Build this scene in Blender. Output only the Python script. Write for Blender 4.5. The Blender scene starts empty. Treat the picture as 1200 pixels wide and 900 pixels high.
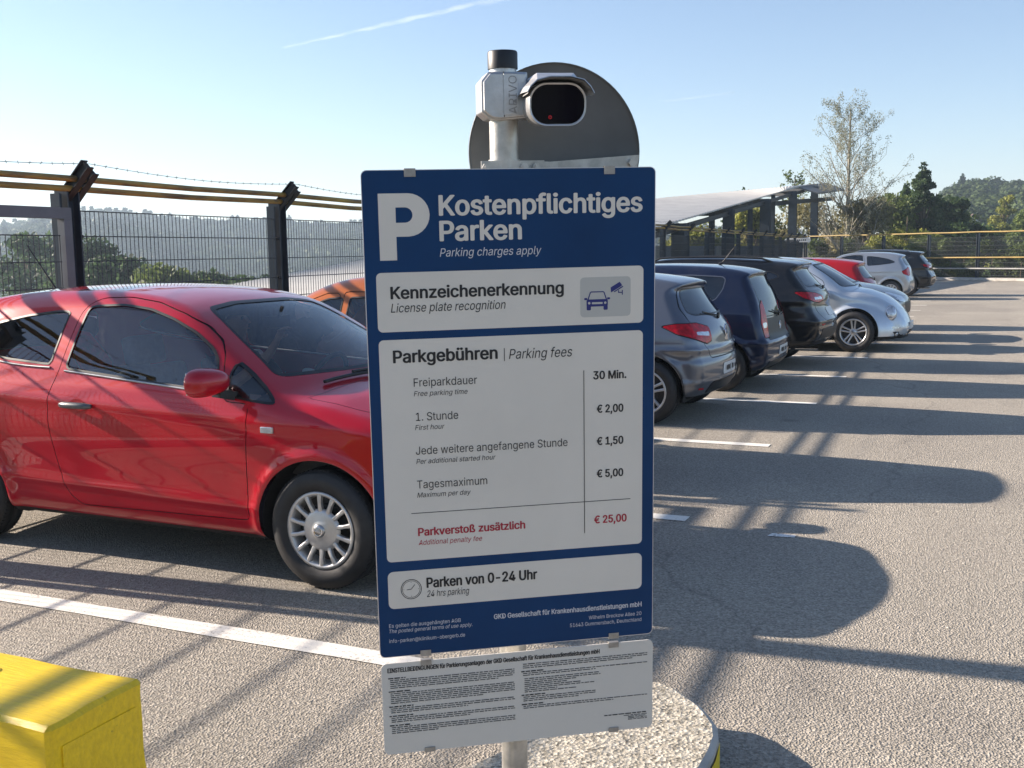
import bpy, bmesh, math, random
import numpy as np
from mathutils import Vector, Matrix
PI = math.pi
D = bpy.data
SC = bpy.context.scene
COL = SC.collection

# ------------------------------------------------------------------ camera
CAM_H = 1.65
cam = D.cameras.new('camera'); cam_o = D.objects.new('camera', cam); COL.objects.link(cam_o)
cam.sensor_width = 36.0
cam.lens = 1240.06 / 1200 * 36.0
cam.clip_start = 0.05; cam.clip_end = 20000
_R = Matrix(((0.9112008, -0.0370568, 0.4102925), (0.4116803, 0.1187679, -0.9035560), (-0.0152467, 0.9922303, 0.1234770)))
cam_o.matrix_world = Matrix.Translation((0, 0, CAM_H)) @ _R.to_4x4()
SC.camera = cam_o
# ------------------------------------------------------------------ world, sun, exposure
SUN_EL = math.radians(22.5)
SUN_DIR = Vector((-math.cos(SUN_EL) * math.cos(math.radians(5.2)), -math.cos(SUN_EL) * math.sin(math.radians(5.2)), math.sin(SUN_EL)))
wd = D.worlds.new('World'); SC.world = wd; wd.use_nodes = True
nt = wd.node_tree
bg = nt.nodes['Background']; bg.inputs['Strength'].default_value = 0.075
sky = nt.nodes.new('ShaderNodeTexSky'); sky.sky_type = 'NISHITA'; sky.sun_disc = False
sky.sun_elevation = SUN_EL
sky.sun_rotation = math.atan2(SUN_DIR.x, SUN_DIR.y)
sky.air_density = 1.0; sky.dust_density = 0.35; sky.ozone_density = 3.2; sky.altitude = 300
nt.links.new(sky.outputs[0], bg.inputs['Color'])
sun = D.lights.new('sun', 'SUN'); sun_o = D.objects.new('sun', sun); COL.objects.link(sun_o)
sun.energy = 5.0; sun.angle = math.radians(0.53); sun.color = (1.0, 0.93, 0.82)
sun_o.rotation_euler = SUN_DIR.to_track_quat('Z', 'Y').to_euler()
sun_o.location = (0, 0, 30)
SC.view_settings.view_transform = 'Standard'; SC.view_settings.look = 'None'
SC.view_settings.exposure = 1.38; SC.view_settings.gamma = 1.0
SC.view_settings.use_white_balance = True; SC.view_settings.white_balance_temperature = 6950; SC.view_settings.white_balance_tint = 16
SC.cycles.max_bounces = 8; SC.cycles.transparent_max_bounces = 12
SC.cycles.volume_bounces = 0

# ------------------------------------------------------------------ materials
MATS = {}
def newmat(name):
    m = D.materials.new(name); m.use_nodes = True
    MATS[name] = m
    return m, m.node_tree, m.node_tree.nodes['Principled BSDF']
def N(nt, t, **kw):
    n = nt.nodes.new(t)
    for k, v in kw.items():
        if k in n.inputs: n.inputs[k].default_value = v
        else: setattr(n, k, v)
    return n
def ramp(nt, src, stops):
    r = nt.nodes.new('ShaderNodeValToRGB')
    while len(r.color_ramp.elements) < len(stops): r.color_ramp.elements.new(0.5)
    for e, (p, c) in zip(r.color_ramp.elements, stops):
        e.position = p; e.color = (c[0], c[1], c[2], 1) if len(c) == 3 else c
    nt.links.new(src, r.inputs[0]); return r
def coords(nt, kind='Object', scale=None):
    t = nt.nodes.new('ShaderNodeTexCoord')
    o = t.outputs[kind]
    if scale is not None:
        mp = nt.nodes.new('ShaderNodeMapping'); mp.inputs['Scale'].default_value = scale
        nt.links.new(o, mp.inputs[0]); o = mp.outputs[0]
    return o
def bump(nt, b, src, strength, dist=0.01):
    n = nt.nodes.new('ShaderNodeBump'); n.inputs['Strength'].default_value = strength; n.inputs['Distance'].default_value = dist
    nt.links.new(src, n.inputs['Height']); nt.links.new(n.outputs[0], b.inputs['Normal']); return n
def mixc(nt, fac, a, b, mode='MIX'):
    m = nt.nodes.new('ShaderNodeMix'); m.data_type = 'RGBA'; m.blend_type = mode
    for s, v in ((0, fac), (6, a), (7, b)):
        if isinstance(v, bpy.types.NodeSocket): nt.links.new(v, m.inputs[s])
        else: m.inputs[s].default_value = v if s == 0 else (v[0], v[1], v[2], 1)
    return m.outputs[2]
def simple(name, col, rough=0.5, metal=0.0, noise=0.12, nscale=8.0, bmp=0.0, bscale=60.0, spec=0.5, coat=0.0):
    m, nt, b = newmat(name)
    co = coords(nt)
    nz = N(nt, 'ShaderNodeTexNoise', Scale=nscale, Detail=5.0, Roughness=0.6); nt.links.new(co, nz.inputs['Vector'])
    lo = tuple(c * (1 - noise) for c in col); hi = tuple(min(1, c * (1 + noise)) for c in col)
    r = ramp(nt, nz.outputs[0], [(0.3, lo), (0.7, hi)])
    nt.links.new(r.outputs[0], b.inputs['Base Color'])
    b.inputs['Roughness'].default_value = rough; b.inputs['Metallic'].default_value = metal
    b.inputs['Specular IOR Level'].default_value = spec
    if coat: b.inputs['Coat Weight'].default_value = coat; b.inputs['Coat Roughness'].default_value = 0.03
    if bmp:
        n2 = N(nt, 'ShaderNodeTexNoise', Scale=bscale, Detail=4.0); nt.links.new(co, n2.inputs['Vector'])
        bump(nt, b, n2.outputs[0], bmp, 0.004)
    return m
def paint(name, col, metal=0.35, rough=0.35, dust=0.06):
    m, nt, b = newmat(name)
    co = coords(nt)
    nz = N(nt, 'ShaderNodeTexNoise', Scale=2.6, Detail=6.0, Roughness=0.65); nt.links.new(co, nz.inputs['Vector'])
    r = ramp(nt, nz.outputs[0], [(0.45, (0, 0, 0)), (0.8, (dust, dust, dust))])
    nt.links.new(mixc(nt, r.outputs[0], col, (0.32, 0.28, 0.22)), b.inputs['Base Color'])
    b.inputs['Metallic'].default_value = metal; b.inputs['Roughness'].default_value = rough
    b.inputs['Coat Weight'].default_value = 1.0; b.inputs['Specular IOR Level'].default_value = 0.15
    r2 = ramp(nt, nz.outputs[0], [(0.4, (0.006,) * 3), (0.8, (0.03,) * 3)])
    nt.links.new(r2.outputs[0], b.inputs['Coat Roughness'])
    fl = N(nt, 'ShaderNodeTexNoise', Scale=900.0, Detail=1.0); nt.links.new(co, fl.inputs['Vector'])
    bump(nt, b, fl.outputs[0], 0.02, 0.0005)
    return m
def glassmat(name, tint, refl=1.5, base=(0.02, 0.025, 0.025)):
    m, nt, b = newmat(name)
    nt.nodes.remove(b)
    out = nt.nodes['Material Output']
    tr = nt.nodes.new('ShaderNodeBsdfTransparent'); tr.inputs[0].default_value = (*tint, 1)
    gl = nt.nodes.new('ShaderNodeBsdfGlossy'); gl.inputs['Roughness'].default_value = 0.01; gl.inputs[0].default_value = (0.95, 0.98, 1, 1)
    fr = nt.nodes.new('ShaderNodeFresnel'); fr.inputs[0].default_value = refl
    nz = N(nt, 'ShaderNodeTexNoise', Scale=7.0, Detail=6.0, Roughness=0.7); nt.links.new(coords(nt), nz.inputs['Vector'])
    df = nt.nodes.new('ShaderNodeBsdfDiffuse'); df.inputs[0].default_value = (0.35, 0.36, 0.36, 1)
    rr = ramp(nt, nz.outputs[0], [(0.4, (0.0,) * 3), (0.85, (0.03,) * 3)])
    mx0 = nt.nodes.new('ShaderNodeMixShader'); nt.links.new(rr.outputs[0], mx0.inputs[0]); nt.links.new(tr.outputs[0], mx0.inputs[1]); nt.links.new(df.outputs[0], mx0.inputs[2])
    mx = nt.nodes.new('ShaderNodeMixShader')
    nt.links.new(fr.outputs[0], mx.inputs[0]); nt.links.new(mx0.outputs[0], mx.inputs[1]); nt.links.new(gl.outputs[0], mx.inputs[2])
    nt.links.new(mx.outputs[0], out.inputs[0])
    return m

def asphalt():
    m, nt, b = newmat('deck_asphalt')
    co = coords(nt)
    # coarse stones, two sizes
    v1 = N(nt, 'ShaderNodeTexVoronoi', Scale=112.0); nt.links.new(co, v1.inputs['Vector'])
    n0 = N(nt, 'ShaderNodeTexNoise', Scale=55.0, Detail=6.0, Roughness=0.7); nt.links.new(co, n0.inputs['Vector'])
    n1 = N(nt, 'ShaderNodeTexNoise', Scale=0.55, Detail=7.0, Roughness=0.65); nt.links.new(co, n1.inputs['Vector'])
    stone = ramp(nt, v1.outputs['Color'], [(0.0, (0.055, 0.050, 0.041)), (0.40, (0.35, 0.312, 0.250)), (1.0, (0.76, 0.68, 0.57))])
    c = mixc(nt, 0.55, stone.outputs[0], ramp(nt, n0.outputs[0], [(0.3, (0.15, 0.136, 0.112)), (0.7, (0.56, 0.505, 0.412))]).outputs[0])
    big = ramp(nt, n1.outputs[0], [(0.3, (0.84, 0.84, 0.85)), (0.7, (1.0, 1.0, 1.0))])
    c = mixc(nt, 1.0, c, big.outputs[0], 'MULTIPLY')
    # tyre-worn lane, streaks along the lane
    st = N(nt, 'ShaderNodeTexNoise', Scale=1.0, Detail=5.0); nt.links.new(coords(nt, scale=(2.2, 0.12, 1)), st.inputs['Vector'])
    c = mixc(nt, 1.0, c, ramp(nt, st.outputs[0], [(0.3, (0.93,) * 3), (0.65, (1.0,) * 3)]).outputs[0], 'MULTIPLY')
    # long hairline cracks and rubber-darkened patches
    ds = N(nt, 'ShaderNodeTexNoise', Scale=1.3, Detail=5.0); nt.links.new(co, ds.inputs['Vector'])
    dv = nt.nodes.new('ShaderNodeVectorMath'); dv.operation = 'MULTIPLY_ADD'; nt.links.new(ds.outputs['Color'], dv.inputs[0]); dv.inputs[1].default_value = (.7, .7, 0); nt.links.new(co, dv.inputs[2])
    ck = N(nt, 'ShaderNodeTexVoronoi', Scale=0.23); ck.feature = 'DISTANCE_TO_EDGE'; nt.links.new(dv.outputs[0], ck.inputs['Vector'])
    c = mixc(nt, ramp(nt, ck.outputs['Distance'], [(0.0, (.28,) * 3), (0.0014, (0,) * 3)]).outputs[0], c, (0.06, 0.055, 0.05))
    pt = N(nt, 'ShaderNodeTexNoise', Scale=0.28, Detail=3.0, Roughness=.5); nt.links.new(co, pt.inputs['Vector'])
    c = mixc(nt, 1.0, c, ramp(nt, pt.outputs[0], [(.42, (.88, .88, .89)), (.50, (1, 1, 1))]).outputs[0], 'MULTIPLY')
    # oil spots
    vo = N(nt, 'ShaderNodeTexVoronoi', Scale=0.9); nt.links.new(co, vo.inputs['Vector'])
    c = mixc(nt, ramp(nt, vo.outputs['Distance'], [(0.03, (0.45,) * 3), (0.11, (0,) * 3)]).outputs[0], c, (0.09, 0.085, 0.08))
    nt.links.new(c, b.inputs['Base Color'])
    b.inputs['Roughness'].default_value = 0.88
    ad = N(nt, 'ShaderNodeMath', operation='ADD'); nt.links.new(v1.outputs['Distance'], ad.inputs[0]); nt.links.new(n0.outputs[0], ad.inputs[1])
    bump(nt, b, ad.outputs[0], 0.9, 0.009)
    return m
def aggregate():
    m, nt, b = newmat('island_aggregate')
    co = coords(nt)
    v1 = N(nt, 'ShaderNodeTexVoronoi', Scale=80.0); nt.links.new(co, v1.inputs['Vector'])
    n0 = N(nt, 'ShaderNodeTexNoise', Scale=90.0, Detail=5.0, Roughness=0.7); nt.links.new(co, n0.inputs['Vector'])
    stone = ramp(nt, v1.outputs['Color'], [(0.0, (0.09, 0.08, 0.06)), (0.35, (0.42, 0.38, 0.30)), (1.0, (0.72, 0.66, 0.54))])
    c = mixc(nt, 1.0, stone.outputs[0], ramp(nt, n0.outputs[0], [(0.36, (0.42,) * 3), (0.50, (1,) * 3)]).outputs[0], 'MULTIPLY')
    nt.links.new(c, b.inputs['Base Color']); b.inputs['Roughness'].default_value = 0.9
    ad = N(nt, 'ShaderNodeMath', operation='ADD'); nt.links.new(v1.outputs['Distance'], ad.inputs[0]); nt.links.new(n0.outputs[0], ad.inputs[1])
    bump(nt, b, ad.outputs[0], 0.8, 0.008)
    return m
def worn_paint(name, col, under, amount=0.5, scale=60):
    m, nt, b = newmat(name)
    co = coords(nt)
    n0 = N(nt, 'ShaderNodeTexNoise', Scale=float(scale), Detail=6.0, Roughness=0.75); nt.links.new(co, n0.inputs['Vector'])
    n1 = N(nt, 'ShaderNodeTexNoise', Scale=2.5, Detail=4.0); nt.links.new(co, n1.inputs['Vector'])
    ad = N(nt, 'ShaderNodeMath', operation='MULTIPLY_ADD'); nt.links.new(n1.outputs[0], ad.inputs[0]); ad.inputs[1].default_value = 0.35; nt.links.new(n0.outputs[0], ad.inputs[2])
    r = ramp(nt, ad.outputs[0], [(amount, (0,) * 3), (amount + 0.07, (1,) * 3)])
    nt.links.new(mixc(nt, r.outputs[0], under, col), b.inputs['Base Color'])
    b.inputs['Roughness'].default_value = 0.75
    bump(nt, b, n0.outputs[0], 0.6, 0.004)
    return m
def yellow_block():
    m, nt, b = newmat('yellow_masonry_paint')
    co = coords(nt, scale=(1.0, 9.0, 6.0))
    n0 = N(nt, 'ShaderNodeTexNoise', Scale=9.0, Detail=8.0, Roughness=0.7); nt.links.new(co, n0.inputs['Vector'])
    n1 = N(nt, 'ShaderNodeTexNoise', Scale=38.0, Detail=3.0); nt.links.new(coords(nt), n1.inputs['Vector'])
    c = ramp(nt, n0.outputs[0], [(0.3, (0.68, 0.44, 0.004)), (0.65, (0.88, 0.60, 0.008))])
    c2 = mixc(nt, ramp(nt, n1.outputs[0], [(0.70, (0,) * 3), (0.78, (1,) * 3)]).outputs[0], c.outputs[0], (0.22, 0.15, 0.02))
    nt.links.new(c2, b.inputs['Base Color']); b.inputs['Roughness'].default_value = 0.42
    bump(nt, b, n0.outputs[0], 0.55, 0.006)
    return m
def foliage(name, c1, c2, trans=0.3, spec=0.3):
    m, nt, b = newmat(name)
    geo = nt.nodes.new('ShaderNodeNewGeometry')
    at = nt.nodes.new('ShaderNodeAttribute'); at.attribute_name = 'tint'
    r = ramp(nt, at.outputs['Fac'], [(0.0, c1), (1.0, c2)])
    nt.links.new(r.outputs[0], b.inputs['Base Color']); b.inputs['Roughness'].default_value = 0.6
    b.inputs['Specular IOR Level'].default_value = spec
    tl = nt.nodes.new('ShaderNodeBsdfTranslucent'); nt.links.new(r.outputs[0], tl.inputs[0])
    mx = nt.nodes.new('ShaderNodeMixShader'); mx.inputs[0].default_value = trans
    nt.links.new(b.outputs[0], mx.inputs[1]); nt.links.new(tl.outputs[0], mx.inputs[2])
    nt.links.new(mx.outputs[0], nt.nodes['Material Output'].inputs[0])
    return m
def chaikin(P, d=0.035):
    R_ = []; n = len(P)
    for i in range(n):
        a, b, c = np.array(P[i - 1]), np.array(P[i]), np.array(P[(i + 1) % n])
        la, lc = np.linalg.norm(a - b), np.linalg.norm(c - b); p = b + (a - b) / max(la, 1e-6) * min(d, .3 * la); q = b + (c - b) / max(lc, 1e-6) * min(d, .3 * lc)
        for t in (0, .25, .5, .75, 1): R_.append(tuple((1 - t) ** 2 * p + 2 * t * (1 - t) * b + t * t * q))
    return R_
def rusty_yellow():
    m, nt, b = newmat('shaded_weathered_pipe')
    co = coords(nt, scale=(3, 0.8, 6))
    n0 = N(nt, 'ShaderNodeTexNoise', Scale=2.0, Detail=7.0, Roughness=0.7); nt.links.new(co, n0.inputs['Vector'])
    c = ramp(nt, n0.outputs[0], [(0.36, (0.085, 0.05, 0.028)), (0.50, (0.26, 0.165, 0.036)), (0.70, (0.44, 0.30, 0.05))])  # rust-brown mottling, also darkened in colour for the backlit, shaded near rails
    nt.links.new(c.outputs[0], b.inputs['Base Color']); b.inputs['Roughness'].default_value = 0.55
    return m

simple('lit_yellow_pipe', (0.30, 0.205, 0.055), 0.5, noise=.25, nscale=2)  # lit copy of the pipe yellow, coloured brighter for the far rails
asphalt(); aggregate(); yellow_block(); rusty_yellow()
worn_paint('white_line_paint', (0.80, 0.77, 0.69), (0.34, 0.30, 0.25), 0.53, 75)
worn_paint('worn_line_paint', (0.74, 0.73, 0.69), (0.30, 0.27, 0.24), 0.60, 50)
worn_paint('kerb_yellow_paint', (0.72, 0.52, 0.02), (0.42, 0.40, 0.36), 0.50, 25)
simple('concrete', (0.42, 0.40, 0.36), 0.85, noise=0.25, nscale=6, bmp=0.5, bscale=90)
simple('concrete_grey', (0.28, 0.28, 0.27), 0.85, noise=0.25, nscale=3, bmp=0.4, bscale=60)
simple('anthracite_steel', (0.024, 0.038, 0.055), 0.5, 0.2, noise=0.25, nscale=5)
simple('dark_steel', (0.014, 0.018, 0.022), 0.55, 0.2, noise=0.2, nscale=5)
simple('grey_gate_steel', (0.12, 0.135, 0.15), 0.5, 0.2, noise=0.15, nscale=5)
simple('mesh_wire', (0.035, 0.042, 0.052), 0.5, 0.3)
simple('galvanised_steel', (0.46, 0.45, 0.42), 0.42, 0.75, noise=0.22, nscale=30, bmp=0.12, bscale=90)
simple('cast_aluminium', (0.50, 0.50, 0.50), 0.38, 0.85, noise=0.1, nscale=45, bmp=0.12, bscale=150)
simple('brushed_steel', (0.42, 0.42, 0.42), 0.3, 0.9, noise=0.15, nscale=20)
simple('black_plastic', (0.012, 0.012, 0.013), 0.45, noise=0.2, nscale=20)
simple('camera_window', (0.003, 0.0015, 0.006), 0.08, spec=0.3)
simple('sign_back_grey', (0.11, 0.12, 0.125), 0.42, 0.2, noise=0.22, nscale=5)
simple('sign_blue', (0.0015, 0.040, 0.125), 0.4, noise=0.12, nscale=5, spec=0.2)
simple('sign_white', (0.72, 0.67, 0.59), 0.38, noise=0.05, nscale=3, spec=0.4)
simple('sheet_white', (0.66, 0.625, 0.56), 0.4, noise=0.03, nscale=3, spec=0.4)
simple('sign_edge', (0.6, 0.6, 0.62), 0.35, 0.7)
simple('clip_steel', (0.36, 0.34, 0.31), 0.5, 0.6, noise=0.2, nscale=60)
simple('print_black', (0.012, 0.012, 0.014), 0.5, noise=0.02)
simple('print_fine', (0.06, 0.06, 0.062), 0.5, noise=0.02)
simple('print_white', (0.60, 0.61, 0.63), 0.4, noise=0.02)
simple('print_navy', (0.012, 0.02, 0.16), 0.4, noise=0.02)
simple('print_red', (0.42, 0.012, 0.035), 0.4, noise=0.02)
simple('icon_tile', (0.50, 0.49, 0.45), 0.4, noise=0.02)
simple('tyre_rubber', (0.018, 0.018, 0.019), 0.62, noise=0.35, nscale=14, bmp=0.25, bscale=50)
simple('hubcap_silver', (0.55, 0.54, 0.52), 0.36, 0.55, noise=0.08, nscale=30)
simple('alloy_silver', (0.62, 0.63, 0.64), 0.28, 0.8, noise=0.06, nscale=20)
simple('wheel_dark', (0.02, 0.02, 0.02), 0.6, noise=0.2)
simple('seam_black', (0.006, 0.006, 0.006), 0.7)
simple('trim_rubber', (0.010, 0.010, 0.011), 0.4)
simple('chrome', (0.8, 0.8, 0.8), 0.08, 1.0, noise=0.02)
simple('underbody', (0.012, 0.012, 0.012), 0.85)
simple('seat_fabric', (0.09, 0.092, 0.10), 0.85, noise=0.3, nscale=30)
simple('cabin_plastic', (0.075, 0.075, 0.08), 0.6, noise=0.2, nscale=20)
simple('plate_white', (0.7, 0.7, 0.68), 0.35)
simple('plate_blue', (0.01, 0.04, 0.3), 0.35)
simple('lamp_red', (0.46, 0.002, 0.010), 0.10, noise=0.5, nscale=22, spec=0.4)
simple('lamp_clear', (0.55, 0.57, 0.6), 0.12, 0.55, noise=0.35, nscale=26, coat=1.0)
simple('lamp_amber', (0.6, 0.16, 0.01), 0.15, noise=0.1, coat=1.0)
simple('mirror_glass', (0.75, 0.78, 0.8), 0.03, 1.0, noise=0.02)
simple('skin', (0.50, 0.28, 0.19), 0.5, noise=0.08, nscale=20)
simple('dark_shirt', (0.02, 0.022, 0.03), 0.85, noise=0.2, nscale=20)
simple('brown_hair', (0.04, 0.022, 0.012), 0.7, noise=0.3, nscale=60)
simple('roof_sheet', (0.60, 0.58, 0.53), 0.7, 0.1, noise=0.10, nscale=1.2, spec=0.3)
simple('roof_sheet_shaded', (0.10, 0.105, 0.11), 0.5, 0.1, noise=0.15, nscale=2)  # shaded copy of the roof sheet: the slope's shade is put into the colour
simple('cladding_blue_grey', (0.09, 0.12, 0.16), 0.6, noise=0.15, nscale=1.5)
simple('house_white', (0.78, 0.77, 0.74), 0.7)
simple('house_roof', (0.10, 0.06, 0.05), 0.7)
simple('window_dark', (0.02, 0.025, 0.03), 0.1)
simple('bark_pale', (0.26, 0.24, 0.19), 0.85, noise=0.35, nscale=6)
simple('bark_brown', (0.10, 0.075, 0.05), 0.9, noise=0.35, nscale=6)
simple('turf_ground', (0.055, 0.075, 0.028), 0.95, noise=0.4, nscale=0.05)
foliage('leaf_dark', (0.016, 0.038, 0.015), (0.085, 0.14, 0.050), 0.4)
foliage('leaf_green', (0.04, 0.068, 0.018), (0.18, 0.23, 0.060), 0.4)
foliage('leaf_yellow', (0.08, 0.105, 0.018), (0.34, 0.34, 0.07), 0.4)
foliage('leaf_brown', (0.09, 0.085, 0.036), (0.32, 0.29, 0.13), 0.45)
foliage('leaf_birch', (0.14, 0.15, 0.10), (0.36, 0.36, 0.25), 0.45)
foliage('leaf_forest', (0.010, 0.026, 0.012), (0.09, 0.125, 0.045), 0.2, 0.1)
paint('paint_red', (0.44, 0.0003, 0.012), 0.1, 0.35, 0.008)
paint('paint_cherry', (0.42, 0.006, 0.012), 0.2, 0.4, .02)
paint('paint_orange', (0.50, 0.13, 0.025), 0.4, 0.35)
paint('paint_grey', (0.15, 0.165, 0.195), 0.7, 0.32)
paint('paint_navy', (0.006, 0.014, 0.045), 0.5, 0.3)
paint('paint_black', (0.007, 0.008, 0.010), 0.3, 0.3)
paint('paint_iceblue', (0.60, 0.66, 0.71), 0.45, 0.3)
paint('paint_silver', (0.40, 0.43, 0.46), 0.7, 0.32)
paint('paint_slate', (0.10, 0.11, 0.125), 0.6, 0.32)
glassmat('clear_car_glass', (0.86, 0.90, 0.89), 1.85)
glassmat('windscreen_glass', (0.90, 0.94, 0.93), 1.62)
glassmat('tinted_car_glass', (0.16, 0.18, 0.19), 2.0)

# ------------------------------------------------------------------ object helpers
def tag(o, label=None, cat=None, group=None, kind=None):
    if label: o['label'] = label
    if cat: o['category'] = cat
    if group: o['group'] = group
    if kind: o['kind'] = kind
    return o
def empty(name, loc=(0, 0, 0), rz=0.0, label=None, cat=None, group=None):
    o = D.objects.new(name, None); o.empty_display_size = 0.2; COL.objects.link(o)
    o.location = loc; o.rotation_euler = (0, 0, rz)
    return tag(o, label, cat, group)
def link(name, me, mat, parent=None):
    o = D.objects.new(name, me); COL.objects.link(o)
    if mat is not None:
        me.materials.clear()
        for m in (mat if isinstance(mat, (list, tuple)) else [mat]): me.materials.append(MATS[m])
    if parent is not None: o.parent = parent
    return o
def ident(v): return v
class MB:
    def __init__(s): s.v = []; s.f = []; s.sm = []; s.mi = []
    def add(s, vs, fs, smooth=False, mi=0):
        o = len(s.v); s.v += [tuple(v) for v in vs]
        for f in fs: s.f.append(tuple(i + o for i in f)); s.sm.append(smooth); s.mi.append(mi)
    def box(s, c, size, M=None, mi=0, taper=None):
        hx, hy, hz = size[0] / 2, size[1] / 2, size[2] / 2
        vs = []
        for z in (-hz, hz):
            k = taper if (taper and z > 0) else 1.0
            for x, y in ((-hx, -hy), (hx, -hy), (hx, hy), (-hx, hy)): vs.append(Vector((x * k, y * k, z)))
        if M is not None: vs = [M @ v for v in vs]
        vs = [v + Vector(c) for v in vs]
        s.add(vs, [(3, 2, 1, 0), (4, 5, 6, 7), (0, 1, 5, 4), (1, 2, 6, 5), (2, 3, 7, 6), (3, 0, 4, 7)], mi=mi)
    def beam(s, a, b, w, h, up=(0, 0, 1), mi=0):
        a = Vector(a); b = Vector(b); d = (b - a).normalized(); r = d.cross(Vector(up)).normalized(); u = r.cross(d)
        vs = [p + r * i * w / 2 + u * j * h / 2 for p in (a, b) for i, j in ((-1, -1), (1, -1), (1, 1), (-1, 1))]
        s.add(vs, [(0, 1, 2, 3), (7, 6, 5, 4), (1, 0, 4, 5), (2, 1, 5, 6), (3, 2, 6, 7), (0, 3, 7, 4)], mi=mi)
    def tube(s, pts, rad, n=8, caps=True, mi=0, smooth=True):
        pts = [Vector(p) for p in pts]; m = len(pts)
        if not hasattr(rad, '__len__'): rad = [rad] * m
        rings = []
        ref = None
        for i, p in enumerate(pts):
            d = (pts[min(i + 1, m - 1)] - pts[max(i - 1, 0)]).normalized()
            if ref is None: ref = Vector((0, 0, 1)) if abs(d.z) < 0.9 else Vector((1, 0, 0))
            r = d.cross(ref).normalized(); u = r.cross(d); ref = u
            rings.append([p + (r * math.cos(t) + u * math.sin(t)) * rad[i] for t in [2 * PI * k / n for k in range(n)]])
        vs = [v for r in rings for v in r]; fs = []
        for i in range(m - 1):
            for k in range(n):
                k2 = (k + 1) % n; fs.append((i * n + k, i * n + k2, (i + 1) * n + k2, (i + 1) * n + k))
        s.add(vs, fs, smooth, mi)
        if caps:
            s.add(rings[0], [tuple(range(n))], False, mi); s.add(rings[-1], [tuple(range(n))[::-1]], False, mi)
    def lathe(s, prof, M=None, n=32, mi=0, smooth=True, closed=False):
        # prof: (radius, axial); axis = local y
        vs = []; fs = []; m = len(prof)
        for i, (r, a) in enumerate(prof):
            for k in range(n):
                t = 2 * PI * k / n; vs.append(Vector((r * math.cos(t), a, r * math.sin(t))))
        if M is not None: vs = [M @ v for v in vs]
        for i in range(m - (0 if closed else 1)):
            j = (i + 1) % m
            for k in range(n):
                k2 = (k + 1) % n; fs.append((i * n + k, i * n + k2, j * n + k2, j * n + k))
        s.add(vs, fs, smooth, mi)
    def prism(s, poly, f0, f1, mi=0, smooth=False):
        # poly: 2D points; f0, f1 map (a, b) -> 3D for the two end faces
        n = len(poly); a = [Vector(f0(*p)) for p in poly]; b = [Vector(f1(*p)) for p in poly]
        s.add(a + b, [tuple(range(n))[::-1], tuple(range(n, 2 * n))] + [(i, (i + 1) % n, (i + 1) % n + n, i + n) for i in range(n)], smooth, mi)
    def build(s, name, mat, parent=None, bevel=0.0):
        me = D.meshes.new(name); me.from_pydata(s.v, [], s.f)
        me.polygons.foreach_set('use_smooth', s.sm); me.polygons.foreach_set('material_index', s.mi)
        bm = bmesh.new(); bm.from_mesh(me)
        bmesh.ops.recalc_face_normals(bm, faces=bm.faces)
        bm.to_mesh(me); bm.free(); me.update()
        mi_ = np.empty(len(me.polygons), np.int32); me.polygons.foreach_get('material_index', mi_)
        o = link(name, me, mat, parent)
        if isinstance(mat, (list, tuple)): me.polygons.foreach_set('material_index', mi_); me.update()
        if bevel:
            b = o.modifiers.new('bevel', 'BEVEL'); b.width = bevel; b.segments = 2; b.limit_method = 'ANGLE'
        return o
def rrect(x0, y0, x1, y1, r, n=5):
    p = []
    for cx, cy, a0 in ((x1 - r, y1 - r, 0), (x0 + r, y1 - r, 90), (x0 + r, y0 + r, 180), (x1 - r, y0 + r, 270)):
        for k in range(n + 1):
            a = math.radians(a0 + 90 * k / n); p.append((cx + r * math.cos(a), cy + r * math.sin(a)))
    return p
def np_mesh(name, V, T, mat, parent=None, normals=None, tint=None, smooth=True):
    me = D.meshes.new(name); V = np.asarray(V, np.float32); T = np.asarray(T, np.int32)
    nt_, k = T.shape
    me.vertices.add(len(V)); me.vertices.foreach_set('co', V.ravel())
    me.loops.add(nt_ * k); me.loops.foreach_set('vertex_index', T.ravel())
    me.polygons.add(nt_); me.polygons.foreach_set('loop_start', np.arange(0, nt_ * k, k, dtype=np.int32))
    me.polygons.foreach_set('loop_total', np.full(nt_, k, np.int32))
    me.update(calc_edges=True)
    me.polygons.foreach_set('use_smooth', np.full(nt_, smooth, bool))
    if normals is not None: me.normals_split_custom_set_from_vertices(np.asarray(normals, np.float32).tolist())
    if tint is not None:
        a = me.attributes.new('tint', 'FLOAT', 'POINT'); a.data.foreach_set('value', np.asarray(tint, np.float32))
    return link(name, me, mat, parent)

# ------------------------------------------------------------------ the setting: deck, terrain, forest, island
def fence_x(y): return -6.35 - 0.055 * y
rng = np.random.default_rng(7)
def sstep(x, a, b):
    t = np.clip((np.asarray(x, float) - a) / (b - a), 0, 1); return t * t * (3 - 2 * t)

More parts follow.
